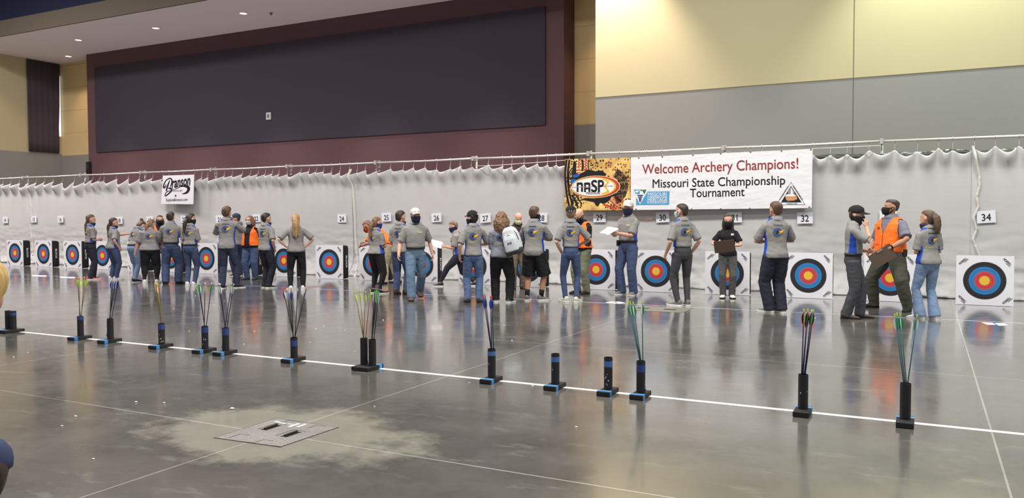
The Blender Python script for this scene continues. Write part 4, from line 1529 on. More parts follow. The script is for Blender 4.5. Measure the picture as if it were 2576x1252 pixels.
def shoe_parts(H, kind):
    """toe along +Y, heel behind; returns (upper MB, sole MB)"""
    up, so = MB(), MB()
    boot = kind == 'boot'
    rows = [(-.046, .013, .046), (-.042, .020, .056), (-.03, .024, .062), (-.008, .026, .060), (.012, .026, .050), (.032, .027, .040), (.058, .030, .032), (.085, .029, .026), (.102, .023, .021), (.111, .012, .016)]
    if boot:
        rows = [(y, w, z + (.02 if y < .01 else 0)) for y, w, z in rows]
    rr = []
    for y, w, zt in rows:
        pts = []
        for k in range(14):
            a = math.pi * k / 13
            pts.append(Vector((w * H * math.copysign(abs(math.cos(a)) ** .62, math.cos(a)), y * H, .012 * H + (zt - .012) * H * max(0.0, math.sin(a)) ** .62)))
        rr.append(pts)
    up.rings(rr)
    th = .016 if kind == 'trainer' else .011
    rr = []
    for y, w, zt in [(-.049, .012, 0), (-.044, .022, 0), (-.02, .027, 0), (.02, .026, 0), (.06, .033, 0), (.088, .032, 0), (.106, .025, 0), (.116, .012, .004)]:
        rr.append([Vector((-w * H, y * H, zt * H)), Vector((w * H, y * H, zt * H)), Vector((w * H * 1.02, y * H, (th + zt * .5) * H)), Vector((-w * H * 1.02, y * H, (th + zt * .5) * H))])
    so.rings(rr)
    return up, so


TROUSER = {'jeans': (.066, .047, .041), 'slim': (.063, .041, .030), 'legging': (.064, .043, .024), 'wide': (.070, .055, .050), 'flare': (.062, .040, .054), 'capri': (.062, .042, .030), 'shorts': (.072, .070, 0), 'boot': (.064, .047, .047)}


def wrinkle(me, amp, sc, seed, zlo=None, zhi=None):
    """cloth folds: push verts along normals by stretched noise"""
    nrm = [v.normal.copy() for v in me.vertices]
    o = Vector((seed * 3.1, seed * 1.7, seed * 5.3))
    for v, n in zip(me.vertices, nrm):
        p = v.co
        q = Vector((p.x * sc[0], p.y * sc[1], p.z * sc[2])) + o
        d = noise.noise(q) + .5 * noise.noise(q * 2.1)
        q2 = Vector((p.x * sc[0] * .6 + p.z * 7, p.y * sc[1] * .6, p.z * sc[2] * .8 + p.x * 5)) + o
        d += .6 * (1 - 2 * abs(noise.noise(q2)))
        v.co = p + n * (d * amp)
    me.update()


_pid = [0]


def person(label, px, py, top, ang, sex='m', g=1.0, shw=1.0, lean=0, slean=0, twist=0, drop=0.0, hip=(0, 0), arms=('down', 'down'), feet=None, hyaw=0, hpitch=0, hroll=0,
           shirt=None, tuck=False, sleeve='short', belly=0.0, trouser='jeans', tcol='blue', shoe=('black', SOLED, 'shoe'), skin='a', hair=('short', 'dark'), cap=None, face=None, collar=True,
           neckw=None, vest=None, logo=True, name=None, belt=False, glasses=False, watch=None, eyes=False, tlen=1.0, Hset=None, pos=None, hs=1.0, arml=1.0, socks=None, jacket_open=False, sleevelen=None, brows='dark', hand=('relax', 'relax'), trim=None, logo_s=1.0, chest=None, pouch=None):
    _pid[0] += 1
    pid = _pid[0]
    gpt = Vector(pos) if pos else on_floor(px, py)
    r = ray(px, top) if top else None
    H = Hset or (1.5 + (math.hypot(gpt.x, gpt.y) / math.hypot(r.x, r.y)) * r.z)
    view = math.atan2(gpt.y, gpt.x)
    heading = view - math.radians(ang)
    root = empty('person', (gpt.x, gpt.y, 0), heading - math.pi / 2)
    tag(root, label, 'person', None)
    tab = MALE if sex == 'm' else FEM
    shw = shw * (1.0 if sex == 'm' else .93)
    PV = Vector((hip[0], hip[1], .52 - drop))
    Ra = Matrix.Rotation(math.radians(-lean), 3, 'X')
    Rs = Matrix.Rotation(math.radians(slean), 3, 'Y')

    def RT(h):
        t = max(0, min(1, h / .10))
        t = t * t * (3 - 2 * t)
        return (Matrix.Rotation(math.radians(-twist) * t, 3, 'Z') @ Matrix.Rotation(math.radians(slean) * t, 3, 'Y') @ Matrix.Rotation(math.radians(-lean) * t, 3, 'X'))

    def T(x, y, z):
        h = z - .52
        return (PV + RT(h) @ Vector((x, y, h)))
    Rt = RT(1.0)

    def torso_rings(mb, inflate, z0, z1, sc=1.0, extra=None, nz=16, n=20):
        rr = []
        for k in range(nz + 1):
            z = z0 + (z1 - z0) * k / nz
            hw, hd, yo = interp(tab, z)
            hw, hd = hw * g * sc, hd * g * sc
            fade = max(0, min(1, (.815 - z) / .06))
            b = belly * math.exp(-((z - .60) / .085) ** 2)
            if z > .755:
                hw = hw * (1 - (1 - fade) * .0) / (g if z > .79 else 1)
                hw *= shw if z > .77 else 1
            i_ = inflate if not extra else inflate + extra(z)
            pts = []
            for q in range(n):
                a = 2 * math.pi * q / n
                c, s = math.cos(a), math.sin(a)
                f = (abs(c) ** 2.4 + abs(s) ** 2.4) ** (-1 / 2.4)
                yy = (hd + i_) * s * f + yo + (b if s > 0 else b * .25) * s * f
                pts.append(T((hw + i_ + b * .5) * c * f, yy, z) * H)
            rr.append(pts)
        mb.rings(rr)

    # --- arms
    LU, LF = .168 * arml, .148 * arml
    ARM = []
    for side, spec, hk in ((-1, arms[0], hand[0]), (1, arms[1], hand[1])):
        S = T(side * .094 * shw * (1 + (g - 1) * .35), -.006, .776)
        palm = None
        if isinstance(spec, str):
            k = spec
            if k == 'down':
                tgt, pole = T(side * (.150 + .05 * (g - 1)), .022, .50), (side * .3, -1, 0)
            elif k == 'crossed':
                tgt, pole = T(side * .030, .125 * (1 + (g - 1) * .8) + belly, .655 + (.012 if side > 0 else -.012)), (side * 1, -.3, -.3)
            elif k == 'hips':
                tgt, pole = T(side * .108 * g, -.010, .565), (side, -.35, 0)
            elif k == 'pocket':
                tgt, pole = T(side * (.118 * g), .030, .515), (side * .7, -1, 0)
            elif k == 'front':
                tgt, pole = T(side * .035, .135 + belly, .615), (side * .55, -.8, -.4)
            elif k == 'chest':
                tgt, pole = T(side * .03, .115 + belly, .735), (side * .8, -.2, -.8)
            elif k == 'face':
                tgt, pole = T(side * .035, .105, .835), (side * .8, .3, -1)
            elif k == 'back':
                tgt, pole = T(side * .03, -.095 * g, .55), (side * .8, -.7, 0)
            hd_ = None
            if k == 'hips':
                hd_ = Vector((side * -.55, .75, -.35))
            if k in ('crossed',):
                hd_ = Vector((side * -1, .1, .05))
            if k == 'front':
                hd_ = Vector((side * -.75, .55, -.1))
            if k == 'chest':
                hd_ = Vector((side * -.5, .4, .6))
            if k == 'face':
                hd_ = Vector((side * -.35, -.1, 1))
            if k == 'back':
                hd_ = Vector((side * -1, 0, -.1))
            if hd_ is not None:
                hd_ = Rt @ hd_
        else:
            tgt = T(*spec['at']) if not spec.get('abs') else Vector(spec['at'])
            pole = spec.get('pole', (side * .5, -1, -.3))
            hd_ = (Rt @ Vector(spec['dir'])) if 'dir' in spec else None
            palm = (Rt @ Vector(spec['palm'])) if 'palm' in spec else None
        E, Wr = ik(S, tgt, LU, LF, Rt @ Vector(pole))
        ARM.append((side, S, E, Wr, hd_, palm, hk))
    # --- legs
    if feet is None:
        feet = [(-.062, -.01, -9), (.062, .01, 9)]
    LEG = []
    for side, ft in ((-1, feet[0]), (1, feet[1])):
        fx, fy, yaw = ft[:3]
        lift, tip = (ft[3], ft[4]) if len(ft) > 3 else (0, 0)
        a = math.radians(yaw)
        fd = Vector((math.sin(a), math.cos(a), 0))
        Hp = Vector((hip[0] + side * .050 * (1 + .5 * (g - 1)), hip[1] - .004, .497 - drop))
        An = Vector((fx, fy, .050 + lift)) - fd * .006
        Kn, An = ik(Hp, An, .232, .228, fd + Vector((side * .12, 0, 0)))
        LEG.append((side, Hp, Kn, An, fd, yaw, lift, tip))
    # --- head
    np_ = T(0, -.004, .842)
    Rh = Rt @ Matrix.Rotation(math.radians(-hyaw), 3, 'Z') @ Matrix.Rotation(math.radians(-hpitch), 3, 'X') @ Matrix.Rotation(math.radians(hroll), 3, 'Y')
    # keep the neck partly upright when the torso leans
    hh = .136 * hs
    HCn = np_ + Rh @ Vector((0, .014, .050 + .245 * hh * 1.0))

    def Hd(p):
        return (HCn + Rh @ (Vector(p) * hh)) * H

    # --- body: one continuous skin surface
    mb = MB()
    torso_rings(mb, -.008, .47, .85, .90, nz=10, n=14)
    mb.tube([T(0, -.006, .79) * H, np_ * H, (HCn + Rh @ Vector((0, -.004, -.02))) * H], [.036 * H * (.9 if sex == 'f' else 1), .031 * H * (.86 if sex == 'f' else 1), .031 * H * (.86 if sex == 'f' else 1)], 12)
    mb.rings([[Hd(q) for q in hring(*row)] for row in HEADR])
    mb.tube([Hd((0, .39, .05)), Hd((0, .45, -.06)), Hd((0, .47, -.13))], [.040 * hh * H, .055 * hh * H, .075 * hh * H], 8, round_ends=True)
    mb.tube([Hd((-.2, .37, .085)), Hd((0, .405, .075)), Hd((.2, .37, .085))], [.04 * hh * H, .045 * hh * H, .04 * hh * H], 8, round_ends=True)
    for s in (-1, 1):
        mb.ell(Hd((s * .345, -.04, -.05)), .05 * hh * H, .10 * hh * H, .15 * hh * H, Rh, 10, 7)
    fat = 1 + (g - 1) * .6
    for side, S, E, Wr, hd_, palm, hk in ARM:
        mb.tube([S * H, S.lerp(E, .45) * H, E * H, E.lerp(Wr, .3) * H, E.lerp(Wr, .7) * H, Wr * H],
                [x * H * fat * (.9 if sex == 'f' else 1) for x in (.025, .0262, .0222, .0235, .0185, .0155)], 12, round_ends=True)
    for side, Hp, Kn, An, fd, yaw, lift, tip in LEG:
        mb.tube([Hp * H, Hp.lerp(Kn, .5) * H, Kn * H, Kn.lerp(An, .35) * H, Kn.lerp(An, .75) * H, An * H], [x * H * (1 + (g - 1) * .6) for x in (.050, .043, .031, .0335, .023, .018)], 12, round_ends=True)
    body = remesh(mb, 'body', .0085, 1)
    vs = [v.co.copy() for v in body.vertices]
    fs = [tuple(p.vertices) for p in body.polygons]
    bpy.data.meshes.remove(body)
    for side, S, E, Wr, hd_, palm, hk in ARM:
        hv, hf = hand_geo(hk)
        fdir = (hd_ if hd_ is not None else (Wr - E)).normalized()
        pn = palm if palm is not None else Rt @ Vector((-side, .25, -.1))
        pn = pn - fdir * pn.dot(fdir)
        if pn.length < .05:
            pn = Vector((0, 1, 0)) - fdir * fdir.y
        pn.normalize()
        # palm normal is -Z of the hand, fingers +Y; for a right hand X = Y x Z
        Z = -pn
        X = fdir.cross(Z)
        sgn = 1 if side > 0 else -1
        k = .094 * H * (.93 if sex == 'f' else 1)
        off = len(vs)
        for p in hv:
            vs.append(Wr * H + (X * p.x * sgn + fdir * p.y + Z * p.z) * k)
        fs += [tuple(i + off for i in (f if sgn > 0 else f[::-1])) for f in hf]
    me = bpy.data.meshes.new('body')
    me.from_pydata(vs, [], fs)
    me.update()
    bo_ = link('body', me, SKIN[skin], root, True)

    # --- face details
    if eyes:
        for s in (-1, 1):
            e = MB()
            e.ell(Hd((s * .145, .358, .02)), .052 * hh * H, .03 * hh * H, .028 * hh * H, Rh, 10, 7, 0)
            e.ell(Hd((s * .145, .380, .02)), .024 * hh * H, .014 * hh * H, .026 * hh * H, Rh, 8, 6, 1)
            e.build('eye', [M_EYEW, M_EYED], root, True)
            MB().tube([Hd((s * .06, .408, .105)), Hd((s * .15, .382, .125)), Hd((s * .23, .325, .10))], .016 * hh * H, 6, round_ends=True).build('eyebrow', HAIR[brows], root, True)
    if face is None or face[0] == 'neck':
        MB().tube([Hd((-.10, .405, -.275)), Hd((0, .435, -.27)), Hd((.10, .405, -.275))], .018 * hh * H, 6, round_ends=True).build('mouth', M_LIP, root, True)
    if glasses:
        q = MB()
        for s in (-1, 1):
            q.tube([Hd((s * .15 + .11 * math.cos(a), .44, .02 + .075 * math.sin(a))) for a in [2 * math.pi * k / 12 for k in range(13)]], .0022 * H * .6, 5)
            q.tube([Hd((s * .26, .43, .03)), Hd((s * .36, .1, .03)), Hd((s * .36, -.05, 0))], .0013 * H, 5)
        q.tube([Hd((-.04, .45, .03)), Hd((.04, .45, .03))], .0013 * H, 5)
        q.build('glasses', mat('spectacle_frame', (50, 40, 40), var=0), root)
    if face:
        kind, fm = face
        if kind == 'gaiter':
            rows = [(-.95, .30, -.31, .20), (-.75, .29, -.30, .24), (-.58, .275, -.27, .36), (-.46, .28, -.25, .455), (-.34, .315, -.28, .475), (-.22, .34, -.36, .50), (-.14, .352, -.41, .51), (-.085, .356, -.43, .49)]
        elif kind == 'neck':
            rows = [(-.95, .31, -.33, .24), (-.80, .32, -.34, .30), (-.66, .32, -.34, .40), (-.55, .335, -.34, .44), (-.48, .335, -.33, .46), (-.42, .30, -.30, .44)]
        else:
            rows = [(-.50, .20, -.2, .44), (-.42, .27, -.2, .475), (-.30, .30, -.2, .53), (-.19, .32, -.2, .555), (-.11, .33, -.2, .52), (-.065, .335, -.2, .475)]
        q = MB()
        if kind in ('gaiter', 'neck'):
            q.rings([[Hd(p) for p in hring(*row)] for row in rows], False)
            nm = 'neck_gaiter'
        else:
            nm = 'face_mask'
            vs, fs = [], []
            N = 14
            for row in rows:
                z, hw, yb, yf = row
                for k in range(N + 1):
                    a = math.radians(12 + 156 * k / N)
                    vs.append(Hd((hw * math.cos(a), .06 + (yf - .06) * math.sin(a) ** .9, z)))
            for j in range(len(rows) - 1):
                for k in range(N):
                    p = j * (N + 1) + k
                    fs.append((p, p + 1, p + N + 2, p + N + 1))
            q.add(vs, fs)
            for s in (-1, 1):
                q.tube([Hd((s * .325, .13, -.08)), Hd((s * .365, -.02, .02)), Hd((s * .37, -.08, -.06)), Hd((s * .33, .06, -.28)), Hd((s * .29, .12, -.36))], .0016 * H, 5)
        fo = q.build(nm, fm, root, True)
        sd = fo.modifiers.new('t', 'SOLIDIFY')
        sd.thickness = .004 * H
        sd.offset = 1

    # --- hair
    if hair:
        hk_, hc_ = hair
        hm = HAIR[hc_]
        q = MB()
        base = [(-.44, .20, -.36, -.18), (-.32, .305, -.43, -.13), (-.15, .355, -.475, -.09), (.0, .372, -.50, -.08), (.10, .378, -.515, .02), (.20, .382, -.515, .20), (.30, .368, -.50, .39), (.40, .315, -.43, .36), (.49, .23, -.31, .24), (.545, .11, -.16, .08)]
        if hk_ in ('short', 'buzz', 'curly'):
            base = [(-.34, .20, -.33, -.26), (-.22, .29, -.405, -.22), (-.10, .325, -.445, -.18), (.02, .345, -.472, -.14), (.10, .360, -.492, -.02), (.20, .374, -.505, .20)] + base[6:]
        if hk_ == 'fade':
            base = [(-.20, .27, -.36, -.20), (-.08, .315, -.42, -.14), (.03, .338, -.455, -.09), (.13, .350, -.470, .08), (.22, .358, -.48, .30), (.31, .36, -.485, .40), (.41, .31, -.42, .34), (.49, .22, -.30, .22), (.535, .1, -.15, .07)]
        if hk_ in ('long', 'bob'):
            base = base[:3] + [(.0, .372, -.50, -.10), (.10, .378, -.515, -.02), (.20, .382, -.515, .12), (.30, .370, -.50, .30), (.40, .318, -.43, .33), (.49, .235, -.31, .20), (.545, .11, -.16, .08)]
        pf = {'curly': 1.06, 'curlylong': 1.14, 'buzz': .985, 'short': 1.02}.get(hk_, 1.0)
        if hk_ != 'bald':
            q.rings([[Hd(p) for p in hring(z * pf if z > 0 else z, w * pf, yb * pf, yf * (pf if z > .25 else 1), pw=2.1)] for z, w, yb, yf in base])
        dn = Rh.transposed() @ Vector((0, 0, -1))       # gravity seen from the head

        def fall(p0, L, out, w0, w1, n=5, sway=(0, 0)):
            """a lock of hair from p0 (head units), leaving backwards then hanging"""
            pts, rad = [], []
            p = Vector(p0)
            d = Vector(out)
            for k in range(n + 1):
                t = k / n
                pts.append(Hd(p))
                rad.append(hh * H * (w0 * (1 - t) + w1 * t) * (1.0 if k else .8) * (1 + .35 * math.sin(math.pi * t)))
                d = (d * (1 - .55) + dn * .55 + Vector((sway[0], sway[1], 0)) * .1).normalized()
                p = p + d * (L / n)
            q.tube(pts, rad, 10, round_ends=True)
        tie = None
        if hk_ == 'pony':
            fall((0, -.46, .20), 1.25, (0, -.9, .05), .20, .12)
            fall((-.08, -.46, .14), 1.1, (-.15, -.9, .0), .16, .08)
            tie = (0, -.52, .16)
        if hk_ == 'lowpony':
            fall((0, -.45, -.15), 1.15, (0, -.7, -.3), .15, .07)
            tie = (0, -.50, -.18)
        if hk_ == 'longpony':
            fall((0, -.44, .2), 1.95, (0, -.8, .0), .24, .12, 6)
            fall((-.14, -.44, .12), 1.7, (-.1, -.7, .0), .17, .08, 6)
            fall((.15, -.44, .10), 1.6, (.15, -.7, .0), .16, .08, 6)
        if hk_ == 'sidepony':
            fall((0, -.46, -.08), 1.35, (-.35, -.8, -.1), .17, .10)
            tie = (-.04, -.52, -.08)
        if hk_ == 'braid':
            for k in range(6):
                q.ell(Hd(Vector((.12, -.42, -.20)) + Vector((0, -.08, 0)) * min(k, 2) + dn * (.19 * k)), .11 * hh * H, .11 * hh * H, .13 * hh * H, Rh, 10, 7)
        if hk_ == 'bun':
            q.ell(Hd((0, -.50, .42)), .20 * hh * H, .18 * hh * H, .17 * hh * H, Rh, 12, 8)
            tie = (0, -.42, .36)
        if hk_ == 'long':
            for s in (-1, 1):
                fall((s * .30, -.10, .05), 1.15, (s * .2, -.1, -1), .16, .11)
                fall((s * .22, -.34, .0), 1.25, (s * .1, -.3, -1), .19, .12)
                fall((s * .30, .08, .10), 1.05, (s * .3, .0, -1), .10, .08)
            fall((0, -.42, .0), 1.3, (0, -.3, -1), .22, .14)
        if hk_ == 'bob':
            for s in (-1, 1):
                fall((s * .31, -.05, .05), .62, (s * .35, -.1, -1), .15, .10, 4)
                fall((s * .22, -.34, .0), .72, (s * .2, -.3, -1), .20, .14, 4)
                fall((s * .27, .18, .28), .40, (s * .5, .1, -1), .12, .08, 4)
            fall((0, -.42, .0), .75, (0, -.3, -1), .22, .16, 4)
        if hk_ == 'curlylong':
            for s in (-1, 1):
                fall((s * .30, -.10, .1), .98, (s * .5, -.1, -.8), .25, .20)
                fall((s * .20, -.34, .05), 1.1, (s * .3, -.4, -.8), .28, .22)
            fall((0, -.42, .1), 1.15, (0, -.4, -.8), .30, .24)
        if q.v:
            hme = remesh(q, 'hair', .0085, 1)
            amp = {'curly': .010, 'curlylong': .016, 'buzz': .001, 'fade': .0015, 'short': .005}.get(hk_, .005)
            fq = {'curly': 42, 'curlylong': 36}.get(hk_, 26)
            st = .35 if hk_ not in ('curly', 'curlylong') else .8
            nrm = [v.normal.copy() for v in hme.vertices]
            for v, n_ in zip(hme.vertices, nrm):
                p_ = Vector((v.co.x * fq, v.co.y * fq, v.co.z * fq * st)) + Vector((pid, 0, 0))
                v.co = v.co + n_ * (noise.noise(p_) + .4 * noise.noise(p_ * 2.3)) * amp
            hme.update()
            ho_ = link('hair', hme, hm, root, True)
            if tie:
                MB().ell(Hd(tie), .09 * hh * H, .06 * hh * H, .12 * hh * H, Rh, 10, 6).build('hair_tie', BLACKM if hk_ != 'bun' else WHITEM, ho_, True)

    # --- cap
    if cap:
        cm, bm_, back = cap[0], cap[1], cap[2]
        s_ = -1 if back else 1
        rows = [(.09, .40, -.53, .45), (.20, .405, -.54, .46), (.33, .395, -.52, .445), (.45, .335, -.44, .375), (.54, .24, -.31, .26), (.595, .12, -.16, .12), (.605, .03, -.05, .02)]
        co_ = MB().rings([[Hd((p.x, p.y * 1, p.z)) for p in hring(*row, n=24, pw=2.1)] for row in rows]).build('cap', cm, root, True)
        vs, fs = [], []
        for lay in (0, 1):
            for j in range(6):
                v_ = j / 5
                for k in range(11):
                    u = -1 + 2 * k / 10
                    x = u * (.36 - .08 * v_ * v_)
                    y0 = .43 * math.sqrt(max(0, 1 - (u * .85) ** 2)) * 1.0
                    y = y0 + v_ * .40 * (1 - .35 * u * u)
                    z = .19 - .08 * u * u - .065 * v_ + (0.0 if lay else .025)
                    vs.append(Hd((x, y * s_, z)))
        for lay in (0, 1):
            for j in range(5):
                for k in range(10):
                    p = lay * 66 + j * 11 + k
                    fs.append((p, p + 1, p + 12, p + 11))
        rim = [k for k in range(11)] + [j * 11 + 10 for j in range(1, 6)] + [55 + k for k in range(9, -1, -1)] + [j * 11 for j in range(4, 0, -1)]
        for a_, b_ in zip(rim, rim[1:] + rim[:1]):
            fs.append((a_, b_, b_ + 66, a_ + 66))
        MB().add(vs, fs).build('bill', bm_, co_, True)
        MB().ell(Hd((0, 0, .61)), .03 * hh * H, .03 * hh * H, .02 * hh * H, Rh, 8, 6).build('button', bm_, co_, True)
        if len(cap) > 3 and cap[3]:
            lgm = MB()
            kind = cap[3]
            yy = .455 if kind in ('patch', 'mark') else -.535
            P_ = []
            if kind == 'patch':
                P_ = [[(-.16, .16), (.16, .16), (.16, .32), (-.16, .32)]]
            elif kind == 'mark':
                P_ = [[(-.18, .14), (.18, .14), (.18, .18), (-.18, .18)], [(-.05, .22), (.03, .22), (.09, .34), (.02, .36), (-.02, .30), (-.07, .33)]]
            elif kind == 'rear':
                P_ = [[(.10, .24), (.20, .30), (.10, .34), (.02, .30)]]
            elif kind == 'strap':
                P_ = [[(-.12, .12), (.14, .12), (.14, .22), (-.12, .22)]]
            for pp in P_:
                n_ = len(pp)
                bend = lambda x, z: (math.copysign(math.sqrt(max(.01, abs(yy) ** 2 - (x * .9) ** 2)) * (1 - max(0, z - .25) * .35), yy))
                a_ = [Hd((x, bend(x, z) + (.01 if yy > 0 else -.01), z)) for x, z in pp]
                b_ = [Hd((x, bend(x, z) * .96, z)) for x, z in pp]
                lgm.rings([a_, b_])
            lgm.build('cap_badge', cap[4], co_)

    # --- trousers
    t0, t1, t2 = TROUSER[trouser]
    gg = 1 + (g - 1) * .9
    q = MB()
    torso_rings(q, .006, .455, .60 if not tuck else .595, 1.0, nz=8, n=18)
    for side, Hp, Kn, An, fd, yaw, lift, tip in LEG:
        if trouser == 'shorts':
            E1 = Hp.lerp(Kn, 1.02)
            q.tube([(Hp + Vector((0, 0, .01))) * H, Hp.lerp(Kn, .5) * H, E1 * H], [t0 * H * gg, t1 * H * gg, t1 * 1.02 * H * gg], 16)
        else:
            end = An + Vector((0, 0, -.026 + (.045 if trouser == 'legging' else 0) + (.05 if trouser == 'capri' else 0) + (.016 if trouser == 'slim' else 0)))
            mid_ = Kn.lerp(end, .5)
            q.tube([(Hp + Vector((0, 0, .012))) * H, Hp.lerp(Kn, .5) * H, Kn * H, mid_ * H, Kn.lerp(end, .85) * H, end * H],
                   [t0 * H * gg, (t0 + t1) / 2 * 1.03 * H * gg, t1 * H * gg, (t1 * .55 + t2 * .45) * H * gg, t2 * .98 * H * (1 + (gg - 1) * .5), t2 * H * (1 + (gg - 1) * .5)], 16)
    tme = remesh(q, 'trousers', .0105, 2)
    wrinkle(tme, .0025 if trouser in ('legging', 'slim', 'capri') else .0042, (11, 11, 17), pid)
    to_ = link('shorts' if trouser == 'shorts' else 'trousers', tme, JEANS[tcol], root, True)

    if tcol in ('blue', 'mid', 'dark', 'light', 'faded') and trouser != 'shorts' and abs(ang) < 90:
        tb = BVHTree.FromPolygons([v.co for v in tme.vertices], [tuple(p.vertices) for p in tme.polygons])
        q = MB()
        for s in (-1, 1):
            for x0, z0, x1, z1 in ((.020, .522, .066, .5245), (.020, .470, .0222, .522), (.0638, .470, .066, .522), (.020, .468, .066, .4702)):
                a_, b_ = sorted((s * x0, s * x1))
                pts = []
                for x, z in ((a_, z0), (b_, z0), (b_, z1), (a_, z1)):
                    h = tb.ray_cast(T(x, -.26, z) * H, Vector((0, 1, 0)))
                    pts.append((h[0] or T(x, -.1, z) * H) + Vector((0, -.003, 0)))
                q.add(pts, [(0, 1, 2, 3)])
        q.build('pocket_seams', mat('seam_thread', (46, 54, 78), var=.1), to_)
    if pouch:
        x, y, z = pouch
        c = T(x, y, z) * H
        q = MB().box((c.x - .026, c.y - .045, c.z - .075), (c.x + .026, c.y + .045, c.z + .045))
        bevel_obj(q.build('belt_pouch', BELT, root), .012)
    # --- shoes
    for side, Hp, Kn, An, fd, yaw, lift, tip in LEG:
        up, so = shoe_parts(H, shoe[2])
        Rf = Matrix.Rotation(math.radians(-yaw), 3, 'Z') @ Matrix.Rotation(math.radians(tip), 3, 'X')
        base = (An + fd * .006)
        base = Vector((base.x, base.y, 0 + lift)) * H
        piv = Vector((0, (.07 if tip < 0 else -.03) * H, 0))
        tr_ = lambda p: base + Rf @ (Vector(p) - piv) + Matrix.Rotation(math.radians(-yaw), 3, 'Z') @ piv
        up.v = [tuple(tr_(p)) for p in up.v]
        so.v = [tuple(tr_(p)) for p in so.v]
        zmin = min(p[2] for p in so.v)
        if zmin < .0015 or lift == 0:
            dz = .0015 - zmin
            up.v = [(p[0], p[1], p[2] + dz) for p in up.v]
            so.v = [(p[0], p[1], p[2] + dz) for p in so.v]
        su = up.build('shoe', SHOE[shoe[0]], root, True)
        so.build('sole', shoe[1], su)
        if socks:
            MB().tube([(An + Vector((0, 0, -.01))) * H, Kn.lerp(An, .80) * H, Kn.lerp(An, .70) * H], [.024 * H, .027 * H, .029 * H], 14).build('sock', socks, root, True)

    # --- shirt
    q = MB()
    zb = .577 if tuck else .505 - .03 * (tlen - 1) * 10
    loose = (lambda z: .004 + .006 * max(0, min(1, (.62 - z) / .05)) * max(0, (z - .56) / .06) + (.003 if z < .76 else 0)) if tuck else (lambda z: .003 + max(0, .66 - z) * .055)
    torso_rings(q, .0085, zb, .850, 1.0, loose, nz=20, n=22)
    for side, S, E, Wr, hd_, palm, hk in ARM:
        if sleeve == 'none':
            continue
        Si = S.lerp(T(0, -.006, .776), .25)
        f_ = fat * (.94 if sex == 'f' else 1)
        if sleeve == 'short':
            e = S.lerp(E, sleevelen or .86)
            q.tube([Si * H, S * H, S.lerp(E, .45) * H, e * H], [.036 * H * f_, .0365 * H * f_, .0395 * H * f_, .0435 * H * f_], 14)
        else:
            q.tube([Si * H, S * H, S.lerp(E, .5) * H, E * H, E.lerp(Wr, .5) * H, E.lerp(Wr, .97) * H], [.036 * H * f_, .037 * H * f_, .038 * H * f_, .034 * H * f_, .031 * H * f_, .024 * H * f_], 14, round_ends=False)
    sme = remesh(q, 'shirt', .0105, 2)
    wrinkle(sme, .0052 if sleeve == 'short' else .007, (7, 7, 13), pid + 40)

    def add_tl(me_):
        a = me_.attributes.new('tl', 'FLOAT_VECTOR', 'POINT')
        b = me_.attributes.new('slv', 'FLOAT', 'POINT')
        Rti = Rt.transposed()
        va, vb = [], []
        for v in me_.vertices:
            p = v.co / H
            l = Rti @ (p - PV)
            if l.z < .06:
                k = max(0, min(1, l.z / .06))
                l = l * k + (p - PV) * (1 - k)
            va += [l.x, l.y, l.z + .52]
            sl = 0.0
            for side, S, E, Wr, *_ in ARM:
                ab = E - S
                t = max(0, min(1, (p - S).dot(ab) / ab.length_squared))
                d1 = (p - (S + ab * t)).length
                if t > .15 and d1 < .052 * fat:
                    hw, hd, _y = interp(tab, l.z + .52)
                    if abs(l.x) > hw * g + .019 or abs(l.y) > hd * g + .022 + belly:
                        sl = 1.0
                bc = Wr - E
                t2_ = max(0, min(1, (p - E).dot(bc) / bc.length_squared))
                if sleeve == 'long' and (p - (E + bc * t2_)).length < .045 * fat:
                    sl = 1.0
            vb.append(sl)
        me_.attributes['tl'].data.foreach_set('vector', va)
        me_.attributes['slv'].data.foreach_set('value', vb)
    add_tl(sme)
    sh_ = link('shirt' if sleeve == 'short' else ('hoodie' if shirt in (HOODIE, HOODIE2) else 'shirt'), sme, shirt, root, True)
    bvh = BVHTree.FromPolygons([v.co for v in sme.vertices], [tuple(p.vertices) for p in sme.polygons])

    def onto(geo, side, off=.0045):
        """project flat art (body heights) onto the garment from the back (side=-1) or the front"""
        vs, fs = geo
        bm = bmesh.new()
        bv = [bm.verts.new((x, 0, z)) for x, z in vs]
        for f in fs:
            try:
                bm.faces.new([bv[i] for i in f])
            except ValueError:
                pass
        bmesh.ops.triangulate(bm, faces=bm.faces)
        for _ in range(3):
            es = [e for e in bm.edges if e.calc_length() > .0125]
            if not es:
                break
            bmesh.ops.subdivide_edges(bm, edges=es, cuts=1)
            bmesh.ops.triangulate(bm, faces=[f for f in bm.faces if len(f.verts) > 3])
        bm.verts.index_update()
        out, ok = [], []
        for v in bm.verts:
            o = T(v.co.x, side * .26, v.co.z) * H
            d = Rt @ Vector((0, -side, 0))
            h = bvh.ray_cast(o, d)
            if h[0] is None or (h[0] - o).length > .3 * H:
                out.append(o)
                ok.append(False)
            else:
                out.append(h[0] - d * off)
                ok.append(True)
        F = [tuple(v.index for v in f.verts) for f in bm.faces if all(ok[v.index] for v in f.verts)]
        bm.free()
        return out, F

    if logo and shirt in (POLO, POLO_S, TEE, HOODIE, HOODIE2):
        q = MB()
        L_ = logo_s
        cx_, cz_ = -.006, .722
        # seen from behind, +x of the body is on the right of the print
        for r_, ri, mi in ((.040, .80, 0), (.027, .70, 0), (.0145, .0, 1)):
            q.add(*onto(ellipse2(cx_, cz_, r_ * L_, r_ * L_, 26, ri, math.radians(20) if ri else 0, math.radians(330) if ri else 2 * math.pi), -1), mi)
        wing = [(.0, -.012), (.016, -.016), (.026, -.004), (.040, .0), (.046, .010), (.066, .020), (.040, .019), (.030, .018), (.012, .013), (.004, .004)]
